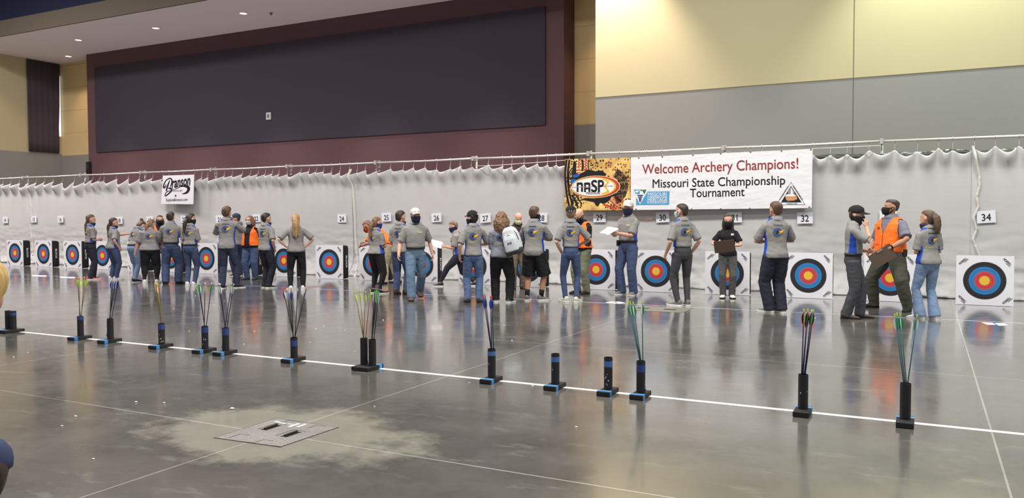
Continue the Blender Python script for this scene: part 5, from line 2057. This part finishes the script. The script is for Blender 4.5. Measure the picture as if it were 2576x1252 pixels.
        q.add(*onto(poly2([(cx_ + x * L_ + .004, cz_ + z * L_) for x, z in wing]), -1, .006), 2)
        q.add(*onto(ellipse2(cx_ + .012 * L_, cz_ - .004, .006 * L_, .006 * L_, 10), -1, .007), 1)
        q.add(*onto(text_fit('Fatima', -.060 * L_, .058 * L_, .650, .021, -.004), -1), 3)
        if name == '#':
            rn = random.Random(pid)
            x_ = -.040
            while x_ < .036:
                w_ = rn.uniform(.004, .008)
                q.add(*onto(poly2([(x_, .780), (x_ + w_, .780), (x_ + w_, .791), (x_, .791)]), -1), 1)
                x_ += w_ + .0022
        elif name:
            q.add(*onto(text_fit(name, -.042, .042, .778, .016), -1), 1)
        q.build('back_print', [INK_B, INK_N, INK_Y, INK_T], sh_)
    if chest:
        q = MB()
        for (x0, z0, x1, z1, mi) in chest:
            q.add(*onto(poly2([(x0, z0), (x1, z0), (x1, z1), (x0, z1)]), 1), mi)
        q.build('chest_badge', [mat('badge_white', (206, 208, 206), var=0), mat('badge_gold', (196, 182, 120), var=0), INK_N], sh_)
    if collar:
        rows = [(.838, .050, -.046, .036), (.852, .0455, -.044, .036), (.868, .0425, -.043, .040), (.853, .054, -.053, .048), (.834, .064, -.060, .058)]
        q = MB().rings([[T(p.x, p.y, p.z) * H for p in hring(z, w * (.92 if sex == 'f' else 1), yb, yf, 20, 2)] for z, w, yb, yf in rows], False)
        q.build('collar', shirt if not trim else trim, sh_, True)
    if sleeve == 'long' and shirt in (HOODIE, HOODIE2):
        rows = [(.80, .075, -.075, .02), (.83, .080, -.090, .03), (.855, .074, -.088, .035), (.875, .058, -.070, .034), (.868, .045, -.045, .03), (.84, .045, -.04, .03)]
        MB().rings([[T(p.x, p.y, p.z) * H for p in hring(z, w, yb, yf, 20, 2)] for z, w, yb, yf in rows], False).build('hood', shirt, sh_, True)
    if belt:
        q = MB()
        rr = []
        for z, e in ((.560, .004), (.561, .0155), (.580, .0165), (.581, .004)):
            hw, hd, yo = interp(tab, z)
            rr.append([T((hw * g + e + belly * .4) * p.x, (hd * g + e + (belly if p.y > 0 else 0)) * p.y + yo, z) * H for p in hring(0, 1, -1, 1, 26, 2.4)])
        q.rings(rr, False)
        bo2 = q.build('belt', BELT, root, True)

    # --- vest
    if vest:
        q = MB()
        torso_rings(q, .019, .53, .848, 1.0, lambda z: .003 + max(0, .62 - z) * .05, nz=18, n=24)
        vme = remesh(q, 'vest', .0105, 2)
        wrinkle(vme, .005, (6, 6, 10), pid + 80)
        add_tl(vme)
        tl = [d.vector.copy() for d in vme.attributes['tl'].data]
        bm = bmesh.new()
        bm.from_mesh(vme)
        bm.verts.ensure_lookup_table()
        kill = []
        for f in bm.faces:
            c = Vector()
            for v in f.verts:
                c += tl[v.index]
            c /= len(f.verts)
            op = vest.get('open', .006) + max(0, c.z - .70) * vest.get('vee', .42)
            if c.y > 0 and abs(c.x) < op:
                kill.append(f)
            elif c.z < .535 or c.z > .838:
                kill.append(f)
            else:
                w_ = f.calc_center_median() / H
                for side, S, E, *_ in ARM:
                    ab = E - S
                    t_ = max(0, min(1.1, (w_ - S).dot(ab) / ab.length_squared))
                    if (w_ - (S + ab * t_)).length < .047 * fat and (t_ < .75 or abs(c.x) > interp(tab, c.z)[0] * g):
                        kill.append(f)
                        break
        bmesh.ops.delete(bm, geom=kill, context='FACES')
        for _ in range(8):
            mv = []
            for v in bm.verts:
                nb_ = [e.other_vert(v).co for e in v.link_edges if e.is_boundary]
                if len(nb_) == 2:
                    mv.append((v, v.co * .4 + (nb_[0] + nb_[1]) * .3))
            for v, c in mv:
                v.co = c
        bm.to_mesh(vme)
        bm.free()
        vo_ = link('safety_vest', vme, ORANGE, root, True)
        sd = vo_.modifiers.new('t', 'SOLIDIFY')
        sd.thickness = .006
        vb = BVHTree.FromPolygons([v.co for v in vme.vertices], [tuple(p.vertices) for p in vme.polygons])
        if vest.get('badge'):
            bvh = vb
            q = MB()
            q.add(*onto(ellipse2(.052, .745, .013, .013, 20, .72), 1, .010))
            q.add(*onto(ellipse2(.052, .745, .005, .007, 12), 1, .010))
            q.build('vest_emblem', INK_N, vo_)
        if vest.get('pocket'):
            bvh = vb
            q = MB()
            for s in (-1, 1):
                q.add(*onto(poly2([(s * .025, .60), (s * .085, .60), (s * .085, .606), (s * .025, .606)]), 1, .009))
            q.build('pocket_edge', mat('orange_dark', (226, 92, 30), var=.05), vo_)
    if watch is not None:
        side, S, E, Wr, hd_, palm, hk = ARM[watch]
        a, b_ = E.lerp(Wr, .86), E.lerp(Wr, .96)
        wo = MB().tube([a * H, b_ * H], [.0195 * H, .0185 * H], 14).build('wristwatch', BLACKM, root, True)
    return dict(root=root, T=T, H=H, ARM=ARM, Rt=Rt, Rh=Rh, Hd=Hd, head=heading, HC=HCn, LEG=LEG, M=Matrix.Translation((gpt.x, gpt.y, 0)) @ Matrix.Rotation(heading - math.pi / 2, 4, 'Z'))
# ------------------------------------------------------------------ the cast, left to right
TRA, SHO, BOOT = 'trainer', 'shoe', 'boot'
P = {}
P[1] = person('person in grey polo and dark trousers with a dark braid, leftmost, seen from the side', 230, 703, 539, 72, 'f', 0.97, arms=('front', 'front'), shirt=POLO, tuck=True, trouser='jeans', tcol='navy', shoe=('red', SOLEW, TRA),
              hair=('braid', 'brown'), face=('neck', NAVYG), belt=True, eyes=True, hyaw=12, feet=[(-.05, .05, -3), (.055, -.03, 5)])
P[2] = person('person in grey polo reaching out one hand, dark hair and white shoes, second from left', 287, 704, 547, 66, 'f', 1.12, arms=({'at': (-.10, .30, .735), 'pole': (-.3, -.3, -1), 'dir': (.2, 1, .15), 'palm': (0, 0, 1)}, 'pocket'), shirt=POLO,
              trouser='slim', tcol='mid', shoe=('white', SOLEW, TRA), hair=('lowpony', 'dark'), face=('neck', NAVYG), eyes=True, hyaw=15, belly=.012, hand=('flat', 'relax'), logo_s=.9)
P[3] = person('person with a hair bun bending the head down, light jeans, white mask', 338, 709, 546, 52, 'f', .95, lean=14, hpitch=38, arms=('front', {'at': (.14, .10, .52), 'pole': (.4, -1, 0)}), shirt=POLO, tuck=True, trouser='slim', tcol='light',
              shoe=('black', SOLEW, SHO), hair=('bun', 'brown'), face=('mask', WHITEM), belt=True, feet=[(-.05, .05, -3), (.06, -.03, 6)])
P[4] = person('person in grey t-shirt and black leggings with a brown ponytail, broad, back to us', 379, 713, 549, 8, 'f', 1.33, shw=1.22, arms=({'at': (-.215, .035, .47), 'pole': (-.8, -1, 0)}, {'at': (.215, .035, .47), 'pole': (.8, -1, 0)}), shirt=TEE, trouser='legging', tcol='black',
              shoe=('white', SOLEW, TRA), hair=('sidepony', 'lbrown'), hpitch=22, hyaw=25, collar=False, feet=[(-.085, 0, -10), (.09, .01, 14)], tlen=.97, belly=.02, logo_s=1.0)
P[5] = person('person in orange vest with long dark hair, half hidden behind the broad one', 405, 692, 541, 178, 'f', 1.0, arms=('down', 'front'), shirt=BLACKS, sleeve='short', trouser='jeans', tcol='brown', shoe=('dark', SOLED, SHO),
              hair=('long', 'dark'), face=('mask', BLACKM), vest=dict(open=.02), eyes=True, logo=False)
P[6] = person('person with short dark hair, arms folded, tucked grey polo and wide blue jeans', 432, 714, 532, 14, 'm', 1.02, shw=1.04, arms=('crossed', 'crossed'), shirt=POLO, tuck=True, belt=True, trouser='wide', tcol='mid', shoe=('dark', SOLED, BOOT),
              hair=('short', 'dark'), face=('neck', NAVYG), feet=[(-.075, -.02, -18), (.085, .02, 22)])
P[7] = person('person with a low dark ponytail and black mask, blue jeans and white shoes', 481, 719, 536, 26, 'f', 0.93, arms=('front', 'front'), hyaw=28, name='#', shirt=POLO, tuck=True, belt=True, trouser='slim', tcol='mid', shoe=('white', SOLEW, TRA),
              hair=('sidepony', 'dark'), face=('gaiter', BLACKM), feet=[(-.045, 0, -4), (.05, 0, 12)])
P[8] = person('tall person with curly brown hair, back to us, untucked grey shirt and dark jeans', 573, 725, 519, 10, 'm', 0.93, shw=1.03, arms=({'at': (-.04, .14, .77), 'pole': (-.9, -.2, -.8)}, {'at': (.07, .15, .80), 'pole': (.9, -.2, -.8)}), name='#', shirt=POLO, sleeve='short', sleevelen=.98,
              trouser='jeans', tcol='dark', shoe=('black', SOLEW, SHO), hair=('curly', 'brown'), face=('neck', NAVYG), hyaw=10, feet=[(-.06, -.02, 8), (.10, .05, 48)], logo_s=1.05, tlen=1.05)
P[9] = person('person in grey hoodie and dark cap facing left, behind the tall one', 598, 694, 537, -42, 'm', 1.1, arms=('front', 'front'), shirt=HOODIE, sleeve='long', trouser='jeans', tcol='dark', shoe=('dark', SOLEW, SHO), hair=('short', 'dark'),
              cap=(mat('navy_cap', (52, 56, 76), rough=.8), mat('cream_bill', (178, 170, 160), rough=.8), False), hyaw=-30, collar=False, logo_s=.8)
P[10] = person('person in an open orange vest over a black top, glasses and patterned mask', 632, 703, 542, -150, 'f', 1.14, arms=('back', 'back'), shirt=BLACKS, sleeve='short', trouser='jeans', tcol='mid', shoe=('dark', SOLED, SHO), hair=('bob', 'lbrown'), face=('mask', FLORAL), glasses=True,
               vest=dict(open=.045, vee=.15), eyes=True, belly=.03, hyaw=10, logo=False, feet=[(-.07, 0, -14), (.07, 0, 14)])
P[11] = person('person with black hair and a hand at the mouth, navy trousers, white soled shoes', 671, 724, 535, 38, 'm', 0.95, arms=('face', 'pocket'), name='#', shirt=POLO, trouser='jeans', tcol='navy', shoe=('black', SOLEW, TRA), hair=('short', 'black'), face=('neck', NAVYG), hyaw=15, hand=('grip', 'relax'),
               feet=[(-.05, .03, 10), (.05, -.02, 34)])
P[12] = person('person with long blond hair and hands on hips, back to us, black trousers', 746, 729, 538, -2, 'f', 1.06, shw=1.12, arms=('hips', 'hips'), shirt=TEE, trouser='slim', tcol='black', shoe=('white', SOLEW, TRA), hair=('longpony', 'blond'), collar=False, tlen=1.0,
               feet=[(-.075, .0, -6), (.085, -.02, 16)])
P[13] = person('person in orange vest and khaki trousers bending over a target below number 25', 984, 713, None, -68, 'm', 1.1, lean=58, arms=({'at': (-.12, .37, .50), 'abs': 1, 'pole': (-.5, -.6, -.6)}, {'at': (.10, .40, .52), 'abs': 1, 'pole': (.3, -.6, -.6)}), shirt=tee_mat('orange_shirt', (236, 96, 44)), trouser='wide', tcol='khaki', shoe=('dark', SOLED, SHO),
               hair=('fade', 'greyb'), face=('mask', mat('red_mask', (150, 60, 50))), vest=dict(open=.01), hpitch=-25, Hset=1.76, feet=[(-.10, .06, -8), (.10, -.06, 8)], logo=False, watch=0, skin='b')
P[14] = person('person with a long brown ponytail and blue gaiter, black leggings, below number 25', 948, 738, 545, 44, 'f', 1.08, shw=1.02, arms=('front', 'front'), shirt=POLO, trouser='legging', tcol='black', shoe=('black', SOLEW, TRA), hair=('sidepony', 'lbrown'), face=('gaiter', mat('blue_gaiter', (44, 56, 120), rough=.8, var=.2)),
               hyaw=14, feet=[(-.075, .02, -2), (.085, -.02, 28)], tlen=.95, logo_s=.9)
P[15] = person('person with short brown hair half hidden behind the walking one in the white cap', 1008, 741, 529, 22, 'm', 0.94, arms=('front', {'at': (.05, .16, .64), 'pole': (.6, -.8, -.4)}), name='#', shirt=POLO, trouser='jeans', tcol='mid', shoe=('brown', SOLED, BOOT), hair=('short', 'dark'), face=('neck', NAVYG), hyaw=22, feet=[(-.055, 0, -4), (.06, .02, 16)])
P[16] = person('person in white cap and navy gaiter walking towards us in blue jeans', 1046, 752, 521, 176, 'm', 1.01, shw=1.06, arms=({'at': (-.185, -.03, .50), 'pole': (-.3, -1, 0)}, {'at': (.185, .07, .50), 'pole': (.3, -1, 0)}), shirt=POLO_S, tuck=True, belt=True, trouser='boot', tcol='faded', shoe=('brown', SOLED, BOOT),
               hair=('short', 'dark'), cap=(mat('white_cap', (206, 206, 202), rough=.8), mat('white_cap'), False, 'patch', mat('cap_patch', (160, 160, 162), var=.2)), face=('gaiter', NAVYG), hyaw=-10, eyes=True, feet=[(-.05, -.17, -6, .035, -38), (.055, .14, 8)], belly=.008,
               chest=[(-.075, .735, -.03, .748, 1)], drop=.012)
P[17] = person('short haired person in a wide stride holding papers, facing left, below number 26', 1155, 720, 557, -80, 'f', 1.05, arms=({'at': (-.06, .17, .66), 'pole': (-.5, -.7, -.7)}, {'at': (.05, .18, .66), 'pole': (.5, -.7, -.7)}), lean=8, drop=.075, shirt=POLO_S, trouser='capri', tcol='navy', shoe=('black', SOLEW, TRA),
               hair=('short', 'greyb'), face=('gaiter', NAVYG), feet=[(-.05, .26, 0), (.06, -.20, 12)], logo=False, hpitch=8, Hset=1.58, tlen=.95)
P[18] = person('person in a black cap looking left, back to us, blue jeans, below number 27', 1191, 761, 530, -4, 'm', 0.90, shw=1.06, arms=({'at': (-.145, .02, .50), 'pole': (-.4, -1, 0)}, {'at': (.07, .16, .63), 'pole': (.9, -.5, -.3)}), shirt=POLO, trouser='jeans', tcol='blue', shoe=('dark', SOLED, SHO), hair=('short', 'black'),
               cap=(mat('black_cap', (34, 32, 34), rough=.85), mat('black_cap'), False, 'rear', m_whitep), face=('gaiter', BLACKM), hyaw=-38, feet=[(-.06, 0, -8), (.06, -.02, 12)], tlen=.96)
P[19] = person('person with long curly brown hair in a grey hoodie, a backpack on one shoulder', 1262, 760, 534, 4, 'f', 1.16, shw=1.1, arms=('front', 'front'), shirt=HOODIE2, sleeve='long', trouser='jeans', tcol='black', shoe=('grey', SOLEW, TRA), hair=('curlylong', 'lbrown'), collar=False, feet=[(-.07, .04, -10), (.09, -.02, 26)], logo_s=1.05)
P[20] = person('bald person with a pale green mask in a dark jacket, below number 28, half hidden', 1303, 726, 532, 170, 'm', 1.0, arms=('front', 'front'), shirt=BROWNV, sleeve='long', trouser='jeans', tcol='brown', shoe=('dark', SOLED, SHO), hair=None, face=('mask', GREENM), hpitch=22, eyes=True, logo=False)
P[21] = person('person in black shorts with folded arms, grey polo, back to us', 1344, 756, 518, 14, 'm', 1.04, shw=1.03, arms=('crossed', 'crossed'), name='#', shirt=POLO, trouser='shorts', tcol='black', shoe=('grey', SOLEW, TRA), hair=('short', 'brown'), face=('gaiter', BLACKM), hyaw=12, socks=BLACKM, skin='b', feet=[(-.075, -.01, -6), (.075, .02, 42)], tlen=1.08, logo_s=1.05)
P[22] = person('thin person in a black cap with elbows out and slim blue jeans, back to us', 1436, 760, 518, 2, 'm', 0.82, shw=1.0, arms=('pocket', {'at': (.09, .10, .60), 'pole': (1, -.5, 0)}), name='#', shirt=POLO, tuck=True, trouser='slim', tcol='mid', shoe=('cream', SOLEW, TRA), hair=('short', 'greyb'),
               cap=(mat('black_cap'), mat('black_cap'), False, 'strap', m_greyp), feet=[(-.06, .03, -34), (.06, -.01, 12)], logo_s=.95, hyaw=4)
P[23] = person('bald person in orange vest and black mask looking down beside the thin one', 1464, 738, 522, -138, 'm', 1.08, arms=({'at': (-.02, .13, .56), 'pole': (-.7, -.8, -.3)}, {'at': (.03, .13, .54), 'pole': (.7, -.8, -.3)}), shirt=BLACKS, trouser='jeans', tcol='sage', shoe=('black', SOLED, SHO), hair=None, face=('mask', BLACKM), hpitch=28,
               vest=dict(open=.008), eyes=True, watch=0, logo=False, belt=True, belly=.012)
P[24] = person('person in a white cap and navy gaiter holding papers, facing us, right of number 29', 1580, 741, 504, -142, 'm', 1.01, shw=1.05, arms=({'at': (-.02, .20, .655), 'pole': (-.6, -.8, -.5)}, {'at': (.05, .20, .655), 'pole': (.6, -.8, -.5)}), shirt=POLO_S, tuck=True, belt=True, trouser='boot', tcol='mid', shoe=('grey', SOLEW, SHO), hair=('short', 'dark'),
               cap=(mat('white_cap'), mat('white_cap'), False), face=('gaiter', NAVYG), hyaw=-24, eyes=True, pouch=(.112, .02, .555), feet=[(-.07, 0, -14), (.07, .02, 16)], hand=('grip', 'grip'), chest=[(-.07, .735, -.03, .748, 1)])
P[25] = person('person with buzzed dark hair and pale mask looking left, charcoal trousers, below the welcome banner', 1716, 769, 511, -24, 'm', 0.87, arms=({'at': (-.15, .05, .51), 'pole': (-.3, -1, 0)}, 'pocket'), hyaw=-32, shirt=POLO, tuck=True, trouser='slim', tcol='char', shoe=('grey', SOLEW, TRA), hair=('buzz', 'dark'), face=('mask', WHITEM),
               name='THOENEN', feet=[(-.05, .0, -36), (.05, -.01, 8)])
P[26] = person('person in black polo with long dark hair holding a clipboard and facing us', 1830, 749, 537, 179, 'f', 0.90, shw=1.02, arms=({'at': (-.055, .165, .625), 'pole': (-.8, -.6, -.4)}, {'at': (.095, .15, .63), 'pole': (.8, -.6, -.4)}), shirt=BLACKS, sleevelen=.72, trouser='jeans', tcol='grey', shoe=('cream', SOLED, SHO), hair=('long', 'black'),
               face=('mask', BLACKM), hpitch=6, eyes=True, logo=False, hand=('grip', 'grip'), chest=[(-.066, .745, -.034, .765, 0), (.030, .762, .062, .766, 2)], trim=BLACKS, feet=[(-.05, 0, -8), (.05, .0, 8)])
P[27] = person('person with folded arms and navy trousers, back to us, left of number 32', 1950, 786, 506, -16, 'm', 0.97, shw=1.02, arms=('crossed', 'crossed'), hyaw=-14, shirt=POLO, trouser='wide', tcol='navy', shoe=('grey', SOLEW, TRA), hair=('short', 'brown'), face=('neck', NAVYG), name='THOENEN', socks=m_whitep,
               feet=[(-.05, .02, -44), (.05, -.02, -20)], tlen=1.03)
P[28] = person('person in a black cap with a hand raised to the face, charcoal jeans, facing right', 2145, 800, 517, 92, 'm', .96, arms=({'at': (-.03, .12, .60), 'pole': (-.7, -.8, -.4)}, {'at': (.050, .105, .815), 'pole': (.5, .35, -1), 'dir': (-.25, -.05, 1), 'palm': (-.6, -.7, 0)}), shirt=POLO_S, tuck=True, belt=True, trouser='boot', tcol='char', shoe=('brown', SOLED, BOOT),
               hair=('short', 'brown'), cap=(mat('black_cap'), mat('black_cap'), False, 'mark', m_whitep), face=('gaiter', BLACKM), hyaw=8, hpitch=8, eyes=True, hand=('relax', 'relax'), feet=[(-.05, .06, -4), (.06, -.05, 6)], logo=False)
P[29] = person('person in orange vest standing with feet wide apart and holding a brown clipboard', 2238, 778, 494, -142, 'm', 1.2, shw=1.06, arms=({'at': (-.115, .150, .575), 'pole': (-1, -.3, -.2)}, {'at': (.165, .07, .54), 'pole': (.5, -1, 0)}), shirt=UNIF, trouser='jeans', tcol='olive', shoe=('black', SOLED, BOOT), hair=('fade', 'dark'), face=('mask', BLACKM),
               vest=dict(open=.004, vee=.40, badge=True, pocket=True), hyaw=34, hpitch=-8, eyes=True, watch=0, belt=True, pouch=(-.13, -.01, .535), logo=False, hand=('fist', 'relax'), feet=[(-.16, -.03, -26), (.17, .0, 30)], drop=.022, belly=.02, trim=UNIF, skin='b')
P[30] = person('person with a brown ponytail and pale flared jeans, seen from behind, rightmost', 2332, 802, 527, -34, 'f', 0.93, shw=1.02, arms=('front', 'front'), hyaw=-28, name='#', shirt=POLO, trouser='flare', tcol='light', shoe=('white', SOLEW, SHO), hair=('pony', 'brown'), face=('neck', NAVYG), feet=[(-.055, .03, -30), (.06, -.02, -6)], tlen=1.0, logo_s=.95)
# two spectators close to us at the left edge
d = ray(-266, 900)
d = Vector((d.x, d.y, 0)).normalized() * 2.6
P[31] = person('blurred blond spectator close by at the left edge, upper of two', 0, 0, None, 62, 'f', 1.0, lean=21, arms=('back', 'back'), shirt=TEE, trouser='jeans', tcol='navy', hair=('short', 'gold'), hyaw=-62, Hset=1.44, pos=(d.x, d.y, 0), logo=False)
d = ray(-66, 1150)
d = Vector((d.x, d.y, 0)).normalized() * 2.35
P[32] = person('small child in a navy cap close by at the left edge, lower of two', 0, 0, None, -90, 'f', 1.0, arms=('front', 'front'), shirt=TEE, trouser='jeans', tcol='navy', hair=('short', 'dark'), cap=(mat('blue_cap', (52, 60, 92), rough=.8), mat('blue_cap'), False), Hset=.93, hs=1.36, pos=(d.x, d.y, 0), logo=False)


# ------------------------------------------------------------------ things they hold or carry
def in_world(p, v):
    return p['M'] @ (Vector(v) * p['H'])


def sheet_between(name, c, u, v, w, h, th, m, label, cat, parts=None):
    """thin board centred at c with directions u (width) and v (height)"""
    u, v = Vector(u).normalized(), Vector(v).normalized()
    v = (v - u * v.dot(u)).normalized()
    n = u.cross(v)
    t = empty(name, c)
    t.rotation_mode = 'QUATERNION'
    t.rotation_quaternion = Matrix((u, v, n)).transposed().to_quaternion()
    tag(t, label, cat)
    return t


def hand_at(p, i, f=.05):
    side, S, E, W, hd_, palm, hk = p['ARM'][i]
    d_ = (hd_ if hd_ is not None else (W - E)).normalized()
    return in_world(p, W + d_ * f)


def fwd(p, yaw=0):
    a = p['head'] - math.radians(yaw)
    return Vector((math.cos(a), math.sin(a), 0))


# papers in the hands of the striding person
p = P[17]
c = (hand_at(p, 0, .10) + hand_at(p, 1, .10)) / 2
f = fwd(p)
t = sheet_between('score_sheets', c + f * .06 + Vector((0, 0, .03)), f.cross(Vector((0, 0, 1))) + Vector((0, 0, .75)), f + Vector((0, 0, .5)), .2, .28, 0, None, 'white papers held out by the striding person below number 26', 'paper')
for k in range(3):
    o = MB().box((-.10 + k * .006, -.13, .002 * k), (.10 + k * .006, .13, .002 * k + .0012)).build('sheet', m_paper, t)
    o.rotation_euler = (0, 0, .06 * k - .05)
p = P[24]
c = (hand_at(p, 0, .07) + hand_at(p, 1, .07)) / 2
f = fwd(p)
t = sheet_between('score_sheets', c + f * .06 + Vector((0, 0, .03)), f.cross(Vector((0, 0, 1))) + Vector((0, 0, .15)), f * .8 - Vector((0, 0, .35)), .2, .28, 0, None, 'white papers held by the person in the white cap right of number 29', 'paper')
for k in range(3):
    o = MB().box((-.11 + k * .01, -.14, .002 * k), (.11 + k * .01, .14, .002 * k + .0012)).build('sheet', m_paper, t)
    o.rotation_euler = (0, 0, .10 * k - .1)
# arrow under the arm
yA = P[24]['M'].translation.y
tip = on_y(1640, 549.5, yA + .02)
bs_ = on_y(1560, 567.5, yA - .02)
put_arrow(bs_, tip, 'olive', ['orange', 'white', 'red'], 'orange', 'arrow with orange fletching held under the arm of the person in the white cap', 'arrow in hand', .80)
# clipboards
m_clip = mat('brown_clipboard', (92, 76, 66), rough=.6, var=.12, scale=12)
m_steel = mat('clip_steel', (170, 168, 166), rough=.35, metal=.6, var=.05)


def clipboard(c, u, v, w, h, label, paper=True):
    t = sheet_between('clipboard', c, u, v, w, h, 0, None, label, 'clipboard')
    o = MB().box((-w / 2, -h / 2, -.002), (w / 2, h / 2, .002)).build('board', m_clip, t)
    MB().box((-.05, h / 2 - .035, .002), (.05, h / 2 - .004, .012)).build('clip', m_steel, t)
    if paper:
        MB().box((-w / 2 + .008, -h / 2 + .008, .0021), (w / 2 - .008, h / 2 - .02, .0036)).build('sheet', m_paper, t)
    return t


p = P[26]
f = fwd(p)
sd_ = f.cross(Vector((0, 0, 1)))
c = (hand_at(p, 0, .05) + hand_at(p, 1, .05)) / 2 + f * .02 + sd_ * .03 + Vector((0, 0, -.01))
clipboard(c, sd_ * -1 + Vector((0, 0, .12)), -f * .45 + Vector((0, 0, 1)) * -1, .37, .24, 'dark clipboard held in front by the person in the black polo')
p = P[29]
f = fwd(p)
sd_ = f.cross(Vector((0, 0, 1)))
c = hand_at(p, 0, .075) + f * .03 + sd_ * -.03 + Vector((0, 0, -.065))
clipboard(c, Vector((ax_r.x, ax_r.y, 0)) + Vector((0, 0, .62)), Vector((ax_r.x, ax_r.y, 0)) * -.62 + Vector((0, 0, 1)), .40, .24, 'brown clipboard hanging in the hand of the person in orange near number 33', False)

# backpack slung on the right shoulder of the curly haired person
p = P[19]
H = p['H']
Mw = p['M']
t = empty('backpack', (0, 0, 0))
t.matrix_world = Mw @ Matrix.Translation(Vector((.128, -.150, .685)) * H) @ Matrix.Rotation(math.radians(-20), 4, 'Z') @ Matrix.Rotation(math.radians(-15), 4, 'Y') @ Matrix.Rotation(math.radians(6), 4, 'X')
tag(t, 'white and grey backpack slung on the shoulder of the curly haired person', 'backpack')
m_bpw, m_bpg, m_bpd = mat('backpack_white', (206, 210, 216), rough=.7, var=.06, bump=.2, bscale=10), mat('backpack_grey', (150, 154, 160), rough=.7, var=.08), mat('backpack_dark', (62, 62, 68), rough=.75, var=.1)


def sq_ring(w, d, z, yo=0, n=20, pw=3.2):
    return [Vector((x.x, x.y + yo, z)) for x in hring(0, w, -d, d, n, pw)]


mb = MB()
mb.rings([sq_ring(.10, .05, -.215), sq_ring(.145, .085, -.20), sq_ring(.160, .10, -.12), sq_ring(.160, .10, .0), sq_ring(.150, .095, .12), sq_ring(.125, .08, .20), sq_ring(.085, .055, .245), sq_ring(.04, .025, .258)])
me = remesh(mb, 'main_bag', .010, 2)
link('main_bag', me, m_bpw, t, True)
mb = MB()
mb.rings([sq_ring(.10, .03, -.175, -.095), sq_ring(.128, .05, -.16, -.095), sq_ring(.13, .05, -.05, -.095), sq_ring(.12, .045, .05, -.09), sq_ring(.09, .03, .115, -.08), sq_ring(.04, .02, .135, -.07)])
fp = link('front_pocket', remesh(mb, 'front_pocket', .009, 2), m_bpw, t, True)
mb = MB()
mb.rings([sq_ring(.11, .06, -.235, -.02), sq_ring(.152, .10, -.222, -.02), sq_ring(.166, .112, -.18, -.02), sq_ring(.164, .110, -.135, -.02)])
link('base_panel', remesh(mb, 'base_panel', .010, 2), m_bpd, t, True)
mb = MB()
mb.tube([(-.118, -.105, -.14), (-.122, -.112, -.03), (-.095, -.112, .07), (0, -.108, .125), (.095, -.112, .07), (.122, -.112, -.03), (.118, -.105, -.14)], .005, 6)
mb.build('pocket_zip', m_bpd, fp, True)
mb = MB()
mb.tube([(-.152, -.05, -.13), (-.155, -.065, .0), (-.14, -.065, .12), (-.09, -.055, .205), (0, -.05, .24), (.09, -.055, .205), (.14, -.065, .12), (.155, -.065, .0)], .0055, 6)
mb.build('main_zip', m_bpd, t, True)
mb = MB()
for s in (-1, 1):
    flat(mb, stroke2([(-.040, .024 * s), (-.028, .002 * s), (0, -.009 * s), (.028, .002 * s), (.040, .024 * s)], [.008, .012, .010, .012, .008]), 0)
lm = mb.mesh('emblem')
o = link('emblem', lm, m_bpd, fp)
o.location = (.0, -.150, -.02)
MB().tube([(-.03, -.0, .25), (-.025, .0, .285), (.025, .0, .285), (.03, -.0, .25)], .010, 8).build('grab_handle', m_bpd, t, True)
# side strap hanging and shoulder strap over the shoulder
MB().tube([(-.15, .02, -.15), (-.17, .02, -.24), (-.13, -.01, -.30), (-.10, -.02, -.335)], [.012, .012, .012, .014], 8).build('hanging_strap', m_bpd, t, True)
inv = t.matrix_world.inverted()
pts = []
for q in ((.075, -.085, .775), (.085, -.045, .835), (.092, .015, .838), (.100, .066, .800), (.115, .088, .73), (.128, .08, .66), (.145, .02, .60), (.15, -.06, .575)):
    pts.append(inv @ (Mw @ (p['T'](*q) * H)))
vs, fs = [], []
for i, q in enumerate(pts):
    wv = (inv.to_3x3() @ (Mw.to_3x3() @ Vector((1, .15, 0)))).normalized() * .034
    nv = (inv.to_3x3() @ (Mw.to_3x3() @ Vector((0, 0, 1) if i < 4 else (.6, .8, 0)))).normalized() * .009
    vs += [q - wv - nv, q + wv - nv, q + wv + nv, q - wv + nv]
mb = MB()
mb.rings([vs[i * 4:i * 4 + 4] for i in range(len(pts))])
mb.build('shoulder_strap', m_bpw, t, True)
